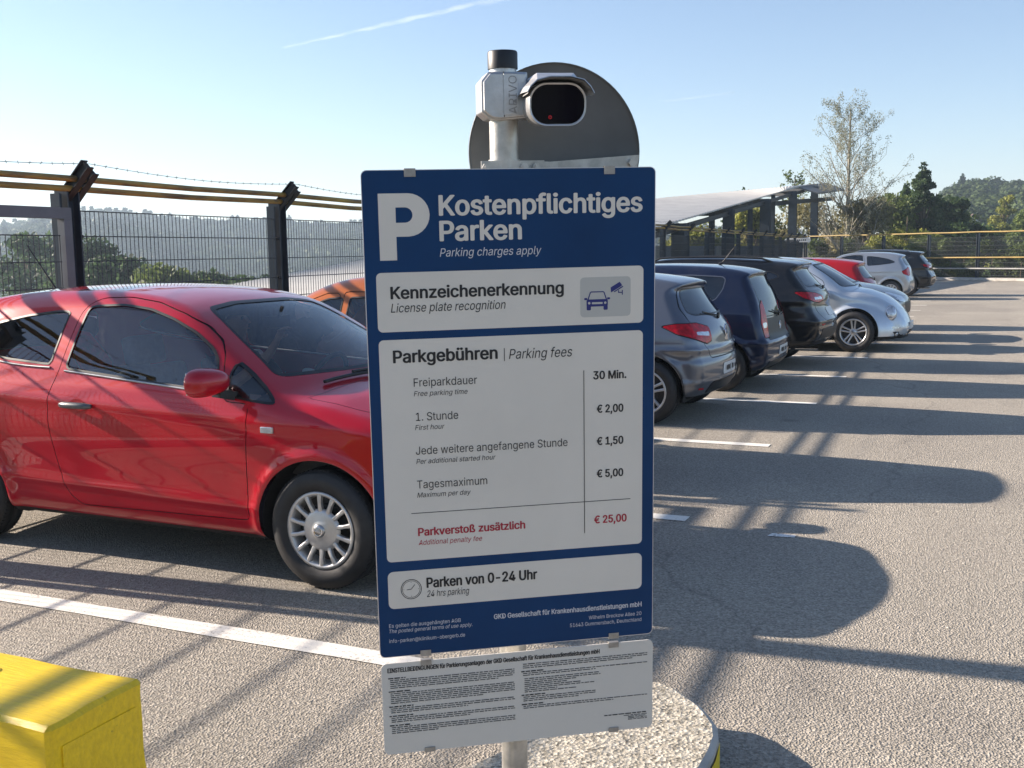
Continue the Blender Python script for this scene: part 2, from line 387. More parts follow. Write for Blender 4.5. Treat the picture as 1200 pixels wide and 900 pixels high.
def terrain_h(x, y):
    r = np.hypot(x, y); th = np.degrees(np.arctan2(-x, y))       # 0 = along the deck, + to the left
    left = sstep(th, 8, 20) * (1 - sstep(th, 100, 150))
    right = (1 - sstep(th, 3, 12)) * sstep(th, -60, -20)
    base = -7.0 + 2.2 * np.sin(x / 31.0) * np.cos(y / 43.0)
    valley = -28.0 * sstep(r, 70, 210)
    crest = 22 + 3.5 * np.sin(np.radians(th) * 17 + 1.1) + 2.2 * np.sin(np.radians(th) * 41)
    hill = (crest + 35) * sstep(r, 300, 820)
    near = 17 * np.exp(-((th - 27) / 6.0) ** 2) * np.exp(-((r - 470) / 90.0) ** 2) + 13 * np.exp(-((th - 47) / 7.0) ** 2) * np.exp(-((r - 560) / 90.0) ** 2) - 7 * np.exp(-((th - 38) / 4.0) ** 2) * np.exp(-((r - 640) / 120.0) ** 2)
    zl = base + valley + hill + near
    zr = base + 4 * sstep(r, 60, 100) + (15.5 + 2 * np.sin(np.radians(th) * 30 + 0.8)) * sstep(r, 110, 330) * (1 - 0.85 * sstep(th, 1.2, 5.5))
    z0 = base - 10 * sstep(r, 80, 250) + 22 * sstep(r, 300, 800)
    z = z0 * (1 - left) * (1 - right) + zl * left + zr * right * (1 - left)
    return z
def build_terrain():
    rs = np.concatenate([[0.0], np.linspace(15, 120, 16), np.geomspace(130, 1250, 60)])
    ths = np.linspace(0, 2 * PI, 241)[:-1]
    Rg, Tg = np.meshgrid(rs, ths, indexing='ij')
    X = -Rg * np.sin(Tg); Y = Rg * np.cos(Tg); Z = terrain_h(X, Y)
    n, m = Rg.shape; V = np.stack([X, Y, Z], -1).reshape(-1, 3)
    i, j = np.meshgrid(np.arange(n - 1), np.arange(m), indexing='ij'); j2 = (j + 1) % m
    Q = np.stack([i * m + j, (i + 1) * m + j, (i + 1) * m + j2, i * m + j2], -1).reshape(-1, 4)
    o = np_mesh('terrain', V, Q, 'turf_ground'); tag(o, kind='structure')
build_terrain()

def ico(sub):
    bm = bmesh.new(); bmesh.ops.create_icosphere(bm, subdivisions=sub, radius=1.0)
    V = np.array([v.co[:] for v in bm.verts]); T = np.array([[v.index for v in f.verts] for f in bm.faces]); bm.free()
    return V, T
def build_forest():
    def scatter(n, th0, th1, r0, r1, s0, s1, q, lf):
        th = np.radians(rng.uniform(th0, th1, n)); r = np.sqrt(rng.uniform(r0 ** 2, r1 ** 2, n))
        x, y, s = -r * np.sin(th), r * np.cos(th), rng.uniform(s0, s1, n)
        z = terrain_h(x, y); con = rng.random(n) < (0.3 if q < 200 else 0.08)
        sz = np.where(con, s * 1.35, s); sx = np.where(con, s * 0.6, s)
        d = rng.normal(0, 1, (n, q, 3)); d /= np.linalg.norm(d, axis=2)[..., None]; d[..., 2] = np.abs(d[..., 2]) * 1.15 - 0.25
        k = 0.78 + 0.22 * rng.random((n, q)); tap = np.where(con[:, None], 1.0 - 0.75 * np.clip(d[..., 2], 0, 1), 1.0)
        C = np.stack([d[..., 0] * sx[:, None] * k * tap, d[..., 1] * sx[:, None] * k * tap, d[..., 2] * sz[:, None] * k], -1) + np.stack([x, y, z + sz * 0.4], -1)[:, None]
        nn = d + rng.normal(0, .35, d.shape); nn /= np.linalg.norm(nn, axis=2)[..., None]
        a = np.cross(nn, rng.normal(0, 1, d.shape)); a /= np.linalg.norm(a, axis=2)[..., None]; b = np.cross(nn, a)
        L = (lf * rng.uniform(.6, 1.3, (n, q)))[..., None]
        V = np.stack([C - a * L, C - b * L, C + a * L, C + b * L], 2)
        t = np.clip((rng.random(n) * .75 - con * .3)[:, None] + .3 * rng.random((n, q)), 0, 1)
        return V.reshape(-1, 3), t.reshape(-1).repeat(4)
    S_ = [scatter(7500, 9, 60, 250, 880, 3.4, 6.0, 46, 1.5), scatter(1200, 14, 48, 330, 560, 3.0, 5.0, 60, 1.0), scatter(620, -14, 7, 150, 350, 2.8, 4.6, 320, .42)]
    V = np.concatenate([a for a, b in S_]); t = np.concatenate([b for a, b in S_]); t = np.clip(t * .7 + .45 * np.sin(V[:, 0] / 37 + 2 * np.sin(V[:, 1] / 61)) * np.sin(V[:, 1] / 43) + .1, 0, 1)
    o = np_mesh('forest', V, np.arange(len(V)).reshape(-1, 4), 'leaf_forest', tint=t, smooth=False)
    tag(o, 'distant hazy forest covering the hills across the valley', kind='stuff')
build_forest()

# deck slab
fy0, fy1 = -9.0, 63.0
deck_poly = [(fence_x(fy0) - 0.55, fy0), (16, fy0), (16, 46.0), (1.3, 55.2), (fence_x(61) - 0.55, 62.5)]
mb = MB(); mb.prism(deck_poly, lambda a, b: (a, b, -0.45), lambda a, b: (a, b, 0.0))
tag(mb.build('parking_deck', 'deck_asphalt'), kind='structure')
# stall lines
LINE_Y = [3.575, 6.238, 8.874, 11.486, 14.01, 16.54, 19.07, 21.6, 24.13, 26.65, 29.18, 31.73, 34.2, 36.8, 39.4]
for i, ly in enumerate([-1.75, 0.92] + LINE_Y):
    x0 = fence_x(ly) + 0.35; x1 = -1.66
    if ly == 3.575: x1 = -1.45
    mb = MB(); w = 0.06 + 0.002 * (i % 3)
    nseg = 10
    pts = [(x0 + (x1 - x0) * k / nseg, ly - w + 0.004 * math.sin(k * 2.3 + i)) for k in range(nseg + 1)]
    pts += [(x0 + (x1 - x0) * k / nseg, ly + w + 0.004 * math.sin(k * 1.7 + i)) for k in range(nseg, -1, -1)]
    mb.add([(a, b, 0.004) for a, b in pts], [tuple(range(len(pts)))])
    tag(mb.build('stall_line', 'white_line_paint'), kind='structure')
mb = MB()
mb.add([(-1.13, 6.02, 0.004), (-0.98, 6.04, 0.004), (-0.98, 6.10, 0.004), (-1.12, 6.09, 0.004)], [(0, 1, 2, 3)])
tag(mb.build('stray_line_mark', 'worn_line_paint'), kind='structure')
# pale kerb strip at the foot of the fences
mb = MB()
mb.prism([(fence_x(fy0) - 0.25, fy0), (fence_x(fy0) + 0.12, fy0), (fence_x(61) + 0.12, 60.6), (fence_x(61) - 0.25, 61.0)], lambda a, b: (a, b, 0.0), lambda a, b: (a, b, 0.13))
tag(mb.build('side_kerb', 'concrete', bevel=0.015), kind='structure')
A = Vector((fence_x(60) , 60.4)); B = Vector((15.0, 46.0)); FD = (B - A).normalized(); FN = Vector((-FD.y, FD.x))
mb = MB()
mb.prism([tuple(A - FN * 0.9), tuple(B - FN * 0.9), tuple(B + FN * 0.25), tuple(A + FN * 0.25)], lambda a, b: (a, b, 0.004), lambda a, b: (a, b, 0.12))
tag(mb.build('end_kerb', 'concrete', bevel=0.015), kind='structure')

# sign island
isl = [(-1.52, 1.0), (-1.50, 2.2), (-1.42, 2.5), (-1.35, 2.68), (-1.29, 2.83), (-1.22, 3.05), (-1.15, 3.28), (-1.09, 3.40), (-1.02, 3.45), (-0.95, 3.42), (-0.885, 3.36),
       (-0.83, 3.31), (-0.78, 3.24), (-0.745, 3.18), (-0.722, 3.10), (-0.714, 3.0), (-0.714, 2.88), (-0.72, 2.4), (-0.74, 1.8), (-0.78, 1.0)]
cx = sum(p[0] for p in isl) / len(isl)
def inset(poly, d):
    n = len(poly); out = []
    for i in range(n):
        a, b, c = Vector(poly[i - 1]), Vector(poly[i]), Vector(poly[(i + 1) % n])
        t = (c - a).normalized(); nn = Vector((t.y, -t.x)); q = b - nn * d
        out.append((q.x, q.y))
    return out
islc = isl[::-1]
ins = inset(islc, 0.018)
if abs(sum((Vector(a) - Vector((cx, 2.2))).length for a in ins)) > abs(sum((Vector(a) - Vector((cx, 2.2))).length for a in islc)): ins = inset(islc, -0.018)
mb = MB(); n = len(islc)
mb.add([(a, b, 0.0) for a, b in islc] + [(a, b, 0.138) for a, b in islc] + [(a, b, 0.15) for a, b in ins],
       [(i, (i + 1) % n, (i + 1) % n + n, i + n) for i in range(n)] + [(i + n, (i + 1) % n + n, (i + 1) % n + 2 * n, i + 2 * n) for i in range(n)], mi=0)
mb.add([(a, b, 0.15) for a, b in ins], [tuple(range(n))], mi=1)
tag(mb.build('traffic_island', ['concrete', 'island_aggregate']), kind='structure')
# yellow kerb segment on its right side, 3 mm proud
mb = MB()
seg = [(-0.745, 3.18), (-0.722, 3.10), (-0.714, 3.0), (-0.714, 2.88), (-0.716, 2.66)]
seg = [(-0.728, 3.13), (-0.717, 3.05), (-0.711, 3.0), (-0.711, 2.88), (-0.713, 2.62)]
mb.add([(a + 0.003, b, 0.012) for a, b in seg] + [(a + 0.003, b, 0.118) for a, b in seg], [(i, i + 1, i + 1 + len(seg), i + len(seg)) for i in range(len(seg) - 1)])
tag(mb.build('kerb_yellow_marking', 'kerb_yellow_paint'), kind='structure')

# grit and tiny stones lying on the deck
g_ = random.Random(8); mb = MB()
for k in range(900):
    x, y = g_.uniform(-6, 3), g_.uniform(1.5, 9); s_ = g_.uniform(.002, .006)
    mb.add([(x - s_, y, .001), (x + s_, y - s_, .001), (x, y + s_, .001), (x + s_ * .2, y, s_ * 1.3)], [(0, 1, 3), (1, 2, 3), (2, 0, 3)])
tag(mb.build('grit', 'concrete'), kind='stuff')

# yellow block
r = empty('concrete_block', (-2.9, 1.955, 0), 0, 'low yellow painted concrete block with chipped edges beside the parking bays', 'block')
def block_mesh():
    bm = bmesh.new(); bmesh.ops.create_cube(bm, size=1.0)
    bmesh.ops.scale(bm, vec=(1.62, 0.33, 0.5), verts=bm.verts)
    for v in bm.verts: v.co.z += 0.25
    bmesh.ops.bevel(bm, geom=list(bm.edges), offset=0.012, segments=1, affect='EDGES')
    bmesh.ops.subdivide_edges(bm, edges=[e for e in bm.edges if e.calc_length() > 0.2], cuts=14, use_grid_fill=True)
    from mathutils import noise as mn
    for v in bm.verts:
        q = v.co.copy(); edge = (abs(abs(q.x) - .8) < .02) + (abs(abs(q.y) - .158) < .02) + (q.z > .48); v.co += Vector((mn.noise(q * 9), mn.noise(q * 9 + Vector((5, 0, 0))), mn.noise(q * 9 + Vector((0, 7, 0))))) * (0.003 if edge < 2 else 0.006)
        if edge >= 2: v.co -= Vector((q.x * .004, q.y * .02, .004)) * max(0, mn.noise(q * 31))
    me = D.meshes.new('block_body'); bm.to_mesh(me); bm.free(); return me
o = link('block_body', block_mesh(), 'yellow_masonry_paint', r)
# a raised mortar rim down the end face and a cast-in stud on top
mb = MB(); mb.prism(rrect(-0.158, 0.0, 0.158, 0.462, 0.01), lambda a, b: (0.806, a, b), lambda a, b: (0.8105, a, b)); 
mb2 = MB(); mb2.prism(rrect(-0.125, 0.0, 0.128, 0.435, 0.004), lambda a, b: (0.8085, a, b), lambda a, b: (0.813, a, b))
mb2.build('end_face', 'yellow_masonry_paint', r, bevel=0.0015)
mb = MB(); M_ = Matrix.Translation((0.365, 0.045, 0.5)) @ Matrix.Rotation(PI / 2, 4, 'X')
mb.lathe([(0.0, 0.004), (0.014, 0.004), (0.018, 0.0), (0.024, 0.002), (0.027, -0.002)], M_, 14); mb.build('stud', 'yellow_masonry_paint', r)

# ------------------------------------------------------------------ fences
RAIL_Z = (2.28, 2.205)
def ibeam(mb, a, b, w, h, up, t=0.012):
    a = Vector(a); b = Vector(b); d = (b - a).normalized(); r = d.cross(Vector(up)).normalized(); u = r.cross(d)
    for s in (-1, 1): mb.beam(a + u * s * (h / 2 - t / 2), b + u * s * (h / 2 - t / 2), w, t, up)
    mb.beam(a, b, t, h - 2 * t - 0.001, up)
_meshcache = {}
def wire_panel_mesh(length, h, z0):
    key = (round(length, 2), h, z0)
    if key in _meshcache: return _meshcache[key]
    mb = MB(); k = int(length / 0.05)
    for i in range(k + 1):
        x = length * i / k
        mb.beam((x, 0, z0), (x, 0, z0 + h), 0.0046, 0.0046, (0, 1, 0))
    z = z0
    while z < z0 + h + 0.01:
        for s in (-1, 1): mb.beam((0, s * 0.007, z), (length, s * 0.007, z), 0.008, 0.008)
        z += 0.2
    me = D.meshes.new('mesh_panel'); me.from_pydata(mb.v, [], mb.f); _meshcache[key] = me
    me.materials.append(MATS['mesh_wire'])
    return me
def fence_run(root, P, tops=True, rails=RAIL_Z, inward=(1, 0), double_post=True, pipe_r=0.025, wire=True, panel_skip=(), extra_rails=()):
    """P: list of ground points of the posts. Everything in world space relative to root location."""
    o = Vector(root.location)
    inw = Vector((*inward, 0)).normalized()
    for i, p in enumerate(P):
        q = Vector((p[0], p[1], 0)) - o; q.z = 0.0
        d = (Vector(P[min(i + 1, len(P) - 1)]) - Vector(P[max(i - 1, 0)])).normalized(); d = Vector((d.x, d.y, 0))
        mb = MB()
        ibeam(mb, q + Vector((0, 0, 0.0)), q + Vector((0, 0, 2.20)), 0.13, 0.13, d)
        if double_post: mb.beam(q - d * 0.125, q - d * 0.125 + Vector((0, 0, 2.16)), 0.09, 0.012, d); mb.beam(q - d * 0.095, q - d * 0.095 + Vector((0, 0, 2.16)), 0.05, 0.02, d)
        mb.build('post', 'anthracite_steel', root)
        if tops and not (abs(p[1] - 3.70) < .01 and inward[0] > .5):
            mb = MB()
            for off, ln in ((0.0, 0.36), (0.10, 0.30)):
                b0 = q + d * off + Vector((0, 0, 2.13)) - inw * 0.03
                ibeam(mb, b0, b0 + (inw * 0.72 + Vector((0, 0, 1)) * 0.72).normalized() * ln, 0.070, 0.088, d.cross(inw) if False else inw.cross(Vector((0, 0, 1))).cross(inw * 0.7 + Vector((0, 0, 0.7))), 0.009)
            mb.build('post_arm', 'dark_steel', root)
        for s in (-1, 1):
            for z in (1.83, 1.43, 1.03):
                mb = MB(); mb.tube([q + d * s * 0.07 + inw * 0.02 + Vector((0, 0, z)), q + d * s * 0.085 + inw * 0.055 + Vector((0, 0, z))], 0.014, 6)
                if double_post: mb.build('clamp', 'dark_steel', root)
    for i in range(len(P) - 1):
        if i in panel_skip: continue
        a = Vector((*P[i], 0)) - o; b = Vector((*P[i + 1], 0)) - o; a.z = b.z = 0
        d = (b - a).normalized(); a2 = a + d * 0.1 + inw * 0.03; L = (b - a).length - 0.2
        me = wire_panel_mesh(round(L, 2), 2.0, 0.03 + 0.0)
        ob = D.objects.new('mesh_panel', me); COL.objects.link(ob); ob.parent = root
        ob.location = a2; ob.rotation_euler = (0, 0, math.atan2(d.y, d.x))
    for j, rz in enumerate(rails):
        mb = MB(); pts = []
        for i, p in enumerate(P):
            q = Vector((p[0], p[1], 0)) - o; q.z = rz + 0.006 * math.sin(i * 2.1 + j); pts.append(q + inw * (0.10 - 0.045 * j))
            if i < len(P) - 1:
                q2 = (Vector((*P[i], 0)) + Vector((*P[i + 1], 0))) / 2 - o; q2.z = rz - 0.012; pts.append(q2 + inw * (0.10 - 0.045 * j))
        mb.tube(pts, pipe_r, 10); mb.build('rail', 'shaded_weathered_pipe' if pipe_r < .032 else 'lit_yellow_pipe', root)
    for rz, mt in extra_rails:
        mb = MB(); pts = [Vector((p[0], p[1], rz)) - Vector((o.x, o.y, 0)) + inw * 0.12 for p in P]
        mb.tube(pts, pipe_r, 8); mb.build('guard_rail', mt, root)
    if wire:
        mb = MB(); pts = []
        for i in range(len(P) - 1):
            for k in range(12):
                t = k / 12.0; p = Vector(P[i]).lerp(Vector(P[i + 1]), t)
                pts.append(Vector((p.x, p.y, 2.385 - 0.05 * math.sin(PI * t))) - Vector((o.x, o.y, 0)) + inw * 0.24)
        mb.tube(pts, 0.0022, 4)
        k = 0
        for i in range(len(pts) - 1):
            seg = pts[i + 1] - pts[i]
            for t in (0.25, 0.75):
                c = pts[i] + seg * t; v = Vector((0.3 * math.sin(k), 0.3 * math.cos(k * 1.7), 1)).normalized() * 0.012; k += 1
                mb.beam(c - v, c + v, 0.003, 0.003, (1, 0, 0)); mb.beam(c - v.zyx, c + v.zyx, 0.003, 0.003, (0, 1, 0))
        mb.build('barbed_wire', 'dark_steel', root)
ys = [-8.6, -5.6, -2.5, 0.55, 3.70, 6.29, 9.22, 12.1, 15.0, 17.9, 20.8, 23.8, 26.8, 29.8, 32.8, 35.8, 38.8, 41.8, 44.8, 47.8, 50.8, 53.8, 56.8, 60.0]
P_side = [(fence_x(y), y) for y in ys]
side_f = empty('security_fence', (P_side[0][0], P_side[0][1], 0), 0, 'dark steel mesh fence with two yellow pipe rails and barbed wire behind the parked cars', 'fence')
fence_run(side_f, P_side, panel_skip=(4,), inward=(1, 0.055))
far_n = 11; P_far = [tuple(A.lerp(B, (k + 0.001) / far_n)) for k in range(far_n + 1)]; P_far[0] = tuple(A + FD * 0.2)
far_f = empty('security_fence', (P_far[0][0], P_far[0][1], 0), 0, 'mesh fence with yellow rails closing the far end of the parking deck', 'fence')
fence_run(far_f, P_far, inward=(-FN.x, -FN.y), double_post=False, extra_rails=((1.07, 'lit_yellow_pipe'), (0.55, 'concrete_grey')), pipe_r=0.036, tops=False, rails=(2.27,), wire=False)
P_back = [(-5.6 + 2.95 * k, -5.2) for k in range(7)]
back_f = empty('security_fence', (P_back[0][0], P_back[0][1], 0), 0, 'mesh fence with yellow rails behind the camera, mirrored in the red car door', 'fence')
fence_run(back_f, P_back, inward=(0, 1))
# gate leaf between the first two visible posts
g0 = Vector((fence_x(3.55) + 0.10, 3.55, 0)); g1 = Vector((fence_x(6.12) + 0.16, 6.13, 0))
gate = empty('fence_gate', g0, 0, 'grey steel framed mesh gate leaf left of the double fence post', 'gate')
gd = (g1 - g0); gl = gd.length; gd.normalize(); gate.rotation_euler = (0, 0, math.atan2(gd.y, gd.x))
mb = MB()
mb.box((gl / 2, 0, 2.0), (gl, 0.07, 0.085)); mb.box((gl / 2, 0, 0.15), (gl, 0.07, 0.08)); mb.box((0.04, 0, 1.075), (0.08, 0.069, 1.76)); mb.box((gl - 0.04, 0, 1.075), (0.08, 0.069, 1.76))
mb.build('gate_frame', 'grey_gate_steel', gate)
me = wire_panel_mesh(round(gl - 0.2, 2), 1.6, 0.23); ob = D.objects.new('mesh_panel', me); COL.objects.link(ob); ob.parent = gate; ob.location = (0.1, 0, 0)
mb = MB()
for s in (0.25, 1.0, 1.75): mb.tube([(gl + 0.01, 0, s + 0.08), (gl + 0.01, 0, s + 0.17)], 0.018, 8)
mb.build('hinge', 'dark_steel', gate)
# lamp mast left of the picture, whose shadow crosses the lane
lm = empty('lamp_mast', (fence_x(3.72) - 0.30, 3.74, 0), 0, 'tall steel lighting mast standing behind the gate', 'lamp mast')
mb = MB(); mb.tube([(0, 0, 0), (0, 0, 3.0), (0, 0, 6.0)], [0.105, 0.095, 0.08], 16); mb.build('mast', 'galvanised_steel', lm)
mb = MB(); mb.prism([(-.05, -.13), (.55, -.16), (.62, 0), (.55, .16), (-.05, .13)], lambda a, b: (a, b, 6.0), lambda a, b: (a * .9, b * .8, 6.12)); mb.build('lamp_head', 'dark_steel', lm)

# ------------------------------------------------------------------ ramp canopy beyond the fence
rc = empty('ramp_canopy', (-11.0, 45.0, 0), 0, 'pale sheet metal ramp roof on dark steel columns beyond the side fence', 'canopy')
def RC(p): return (p[0] + 11.0, p[1] - 45.0, p[2])
near_e = [(-9.05, 15.0, 0.92), (-9.3, 31.0, 2.33), (-10.0, 48.0, 3.79), (-10.6, 64.0, 5.19)]
far_e = [(-13.6, 14.5, 0.90), (-13.5, 21.4, 1.51), (-13.5, 45.0, 3.86), (-10.1, 72.0, 5.80)]
def lerp_poly(P, t):
    t = t * (len(P) - 1); i = min(int(t), len(P) - 2); return Vector(P[i]).lerp(Vector(P[i + 1]), t - i)
ns = 56
for k in range(ns):
    a0, a1 = lerp_poly(near_e, k / ns), lerp_poly(near_e, (k + 0.985) / ns)
    b0, b1 = lerp_poly(far_e, k / ns), lerp_poly(far_e, (k + 0.985) / ns)
    mb = MB(); m = 4
    top = []
    for t in range(2):
        for j in range(m + 1):
            a = a0.lerp(a1, j / m); b = b0.lerp(b1, j / m); p = a if t == 0 else b
            top.append(p + Vector((0, 0, 0.03 if j % 2 else 0.0)))
    vs = [RC(v) for v in top] + [RC(v - Vector((0, 0, 0.05))) for v in top]
    q = 2 * (m + 1); fs = []
    for j in range(m):
        fs += [(j, j + 1, m + 1 + j + 1, m + 1 + j), (q + j, q + m + 1 + j, q + m + 2 + j, q + j + 1), (j, q + j, q + j + 1, j + 1)]
    mb.add(vs, fs); mb.build('roof_sheet', 'roof_sheet', rc)
# top piece falling away at the upper end
e = [(-10.6, 64.1, 5.19), (-10.1, 72.0, 5.83), (-8.85, 71.5, 5.32), (-9.4, 64.0, 4.80)]
mb = MB(); mb.add([RC(p) for p in e] + [RC((p[0], p[1], p[2] - 0.08)) for p in e], [(0, 1, 2, 3), (7, 6, 5, 4), (0, 3, 7, 4), (2, 3, 7, 6)]); mb.build('end_roof', 'roof_sheet_shaded', rc)
for pxr, yy, w in ((-0.2745, 34.5, 0.52), (-0.2440, 40.5, 0.16), (-0.2280, 43.0, 0.42), (-0.2080, 48.5, 0.16), (-0.1940, 51.5, 0.46), (-0.1870, 56.5, 0.16), (-0.1693, 60.5, 0.42), (-0.1500, 67.0, 0.40)):
    xx = pxr * yy; t = (yy - 31) / 33.0; zt = 2.33 + (yy - 31) * 0.0867 - 0.12
    mb = MB(); ibeam(mb, RC((xx, yy, -4.0)), RC((xx, yy, zt)), w, 0.34, (0, 1, 0), 0.03); mb.build('column', 'anthracite_steel', rc)
mb = MB(); ibeam(mb, RC((-9.45, 31.0, 2.05)), RC((-10.5, 66.0, 5.05)), 0.12, 0.16, (0, 0, 1), 0.03); mb.build('beam', 'dark_steel', rc)
mb = MB(); ibeam(mb, RC((-12.9, 40, 3.0)), RC((-9.4, 71.0, 4.75)), 0.14, 0.24, (0, 0, 1), 0.03); mb.build('beam', 'dark_steel', rc)
for yy in (34.5, 43.0, 51.5, 60.5, 67.0):
    xx = -9.45 - (yy - 31) * 0.03; zt = 2.33 + (yy - 31) * 0.0867
    mb = MB(); ibeam(mb, RC((xx + 0.2, yy, zt - 0.25)), RC((xx - 3.2, yy + 1.5, zt - 0.2)), 0.14, 0.24, (0, 0, 1), 0.02); mb.build('beam', 'dark_steel', rc)
# panelled wall of the ramp
rw = empty('ramp_wall', (-12.2, 45, 0), 0, 'blue grey panelled ramp wall under the canopy columns', 'wall')
for k in range(19):
    y0 = 27 + k * 2.2
    mb = MB(); x = -11.9 + 0.01 * k + (0.02 if k % 2 else 0)
    mb.box((x + 12.2, y0 + 1.1 - 45, -0.30), (0.12, 2.16, 4.2)); mb.build('wall_panel', 'cladding_blue_grey' if k % 5 else 'concrete_grey', rw)
cab = empty('switch_cabinet', (-9.9, 63.4, -0.4), 0, 'pale utility cabinet behind the far fence corner', 'cabinet')
mb = MB(); mb.box((0, 0, 1.2), (0.95, 0.4, 1.5)); mb.build('cabinet_body', 'concrete', cab, bevel=0.02)
mb = MB(); mb.box((0, 0, 1.98), (1.03, 0.46, 0.06)); mb.box((0, 0, 0.3), (0.8, 0.35, 0.3)); mb.build('cabinet_plinth', 'concrete_grey', cab)
sg = empty('direction_sign', (-9.6, 58.6, 0), 0, 'small white direction sign mounted above the fence corner', 'sign')
mb = MB(); mb.prism([(-0.62, 1.95), (0.62, 1.95), (0.66, 2.05), (0.62, 2.18), (-0.62, 2.18), (-0.74, 2.065)], lambda a, b: (a, 0.0, b), lambda a, b: (a, -0.02, b)); mb.build('sign_plate', 'plate_white', sg)
mb = MB(); mb.tube([(0.4, 0.04, 0), (0.4, 0.04, 2.2)], 0.03, 8); mb.build('sign_post', 'dark_steel', sg)
mb = MB()
for k in range(9): mb.box((-0.42 + k * 0.10, -0.023, 2.065), (0.06 if k % 3 else 0.04, 0.003, 0.08))
mb.build('sign_print', 'print_fine', sg)

# white house gables on the right
def house(loc, w, d, h, rz, label):
    r = empty('house', loc, rz, label, 'house')
    mb = MB(); mb.prism([(-w / 2, 0), (w / 2, 0), (w / 2, h), (0, h + w * 0.42), (-w / 2, h)], lambda a, b: (a, -d / 2, b), lambda a, b: (a, d / 2, b)); mb.build('wall', 'house_white', r)
    mb = MB()
    for s in (-1, 1):
        mb.add([(0, -d / 2 - .4, h + w * 0.42 + .12), (s * (w / 2 + .5), -d / 2 - .4, h - 0.3 + .0), (s * (w / 2 + .5), d / 2 + .4, h - 0.3), (0, d / 2 + .4, h + w * 0.42 + .12),
                (0, -d / 2 - .4, h + w * 0.42 + .3), (s * (w / 2 + .5), -d / 2 - .4, h - 0.12), (s * (w / 2 + .5), d / 2 + .4, h - 0.12), (0, d / 2 + .4, h + w * 0.42 + .3)],
               [(0, 1, 2, 3), (4, 5, 6, 7), (0, 1, 5, 4), (1, 2, 6, 5), (2, 3, 7, 6)])
    mb.build('roof', 'house_roof', r)
    for x in (-w * 0.22, w * 0.22):
        mb = MB(); mb.box((x, -d / 2 - 0.02, h * 0.6), (0.9, 0.05, 1.2)); mb.build('window', 'window_dark', r)
    return r
house((-4.0, 172.0, -1.3), 7.5, 9, 4.0, 0.25, 'white gabled house half hidden among the trees right of the deck')
house((-10.5, 190.0, -1.0), 4.5, 6, 5.0, -0.4, 'smaller white house end peeping out between the dark trees')

# ------------------------------------------------------------------ trees
def leaves(n, centers, radii, size, flat=0.0, seed=0, weights=None):
    g = np.random.default_rng(seed); k = len(centers)
    idx = g.choice(k, n, p=weights)
    d = g.normal(0, 1, (n, 3)); d /= np.linalg.norm(d, axis=1)[:, None]; rr = g.random(n) ** 0.45
    C = np.asarray(centers)[idx] + d * rr[:, None] * np.asarray(radii)[idx]
    u = g.normal(0, 1, (n, 3)); u /= np.linalg.norm(u, axis=1)[:, None]
    w = g.normal(0, 1, (n, 3)); w -= u * (w * u).sum(1)[:, None]; w /= np.linalg.norm(w, axis=1)[:, None]
    s = (size * g.uniform(0.6, 1.4, n))[:, None]
    V = np.stack([C - u * s, C + w * s * 0.55, C + u * s, C - w * s * 0.55], 1).reshape(-1, 3)
    Q = np.arange(n * 4).reshape(-1, 4)
    ct = g.random(k)[idx]; tint = np.clip(0.55 * ct + 0.45 * g.random(n), 0, 1).repeat(4)
    return V, Q, tint
def tree(name, label, loc, h, w, leafmat, n, leaf=0.14, shape='round', trunk='bark_brown', seed=0, clumps=26, bare=0.3, group=None, cat='tree'):
    g = np.random.default_rng(seed + 100)
    r = empty(name, loc, 0, label, cat, group)
    cs = []; rad = []
    for i in range(clumps):
        t = g.random()
        if shape == 'cone':
            zz = bare * h + (h * 0.98 - bare * h) * t; ww = w / 2 * (1 - t) ** 0.8 * 0.85 + 0.1
        elif shape == 'poplar':
            zz = bare * h + (h * 0.95 - bare * h) * t; ww = w / 2 * (1 - abs(2 * t - 0.8) ** 2 * 0.4)
        elif shape == 'bush':
            zz = h * 0.85 * t; ww = w / 2 * math.sqrt(max(0.05, 1 - t * t * 0.9))
        else:
            zz = bare * h + (h * 0.92 - bare * h) * t; ww = w / 2 * math.sqrt(max(0.08, 1 - (2 * t - 0.75) ** 2 * 0.85))
        a = g.uniform(0, 2 * PI); q = ww * math.sqrt(g.random()) * 0.95
        cs.append((q * math.cos(a), q * math.sin(a), zz)); s = w * g.uniform(0.10, 0.2) * (0.32 + .62 * (1 - t) if shape == 'cone' else 1)
        rad.append((s, s, s * g.uniform(0.55, 0.9)))
    if shape == 'cone': cs.append((0, 0, h * 0.97)); rad.append((w * .04, w * .04, w * .12))
    mb = MB()
    tr = 0.018 * h + 0.03
    mb.tube([(0, 0, -1.0), (0.05, 0.02, h * 0.3), (-0.05, 0.06, h * 0.6), (0, 0, h * 0.93)], [tr * 1.25, tr, tr * 0.6, tr * 0.12], 8)
    for c in cs:
        z0 = max(0.1 * h, c[2] - g.uniform(0.12, 0.25) * h)
        mid = (c[0] * 0.5, c[1] * 0.5, (z0 + c[2]) / 2 + 0.03 * h)
        mb.tube([(0, 0, z0), mid, c], [tr * 0.35, tr * 0.2, tr * 0.06], 5)
    mb.build('trunk', trunk, r)
    V, Q, t = leaves(n, cs, rad, leaf, seed=seed)
    np_mesh('crown', V, Q, leafmat, r, tint=t, smooth=False)
    return r
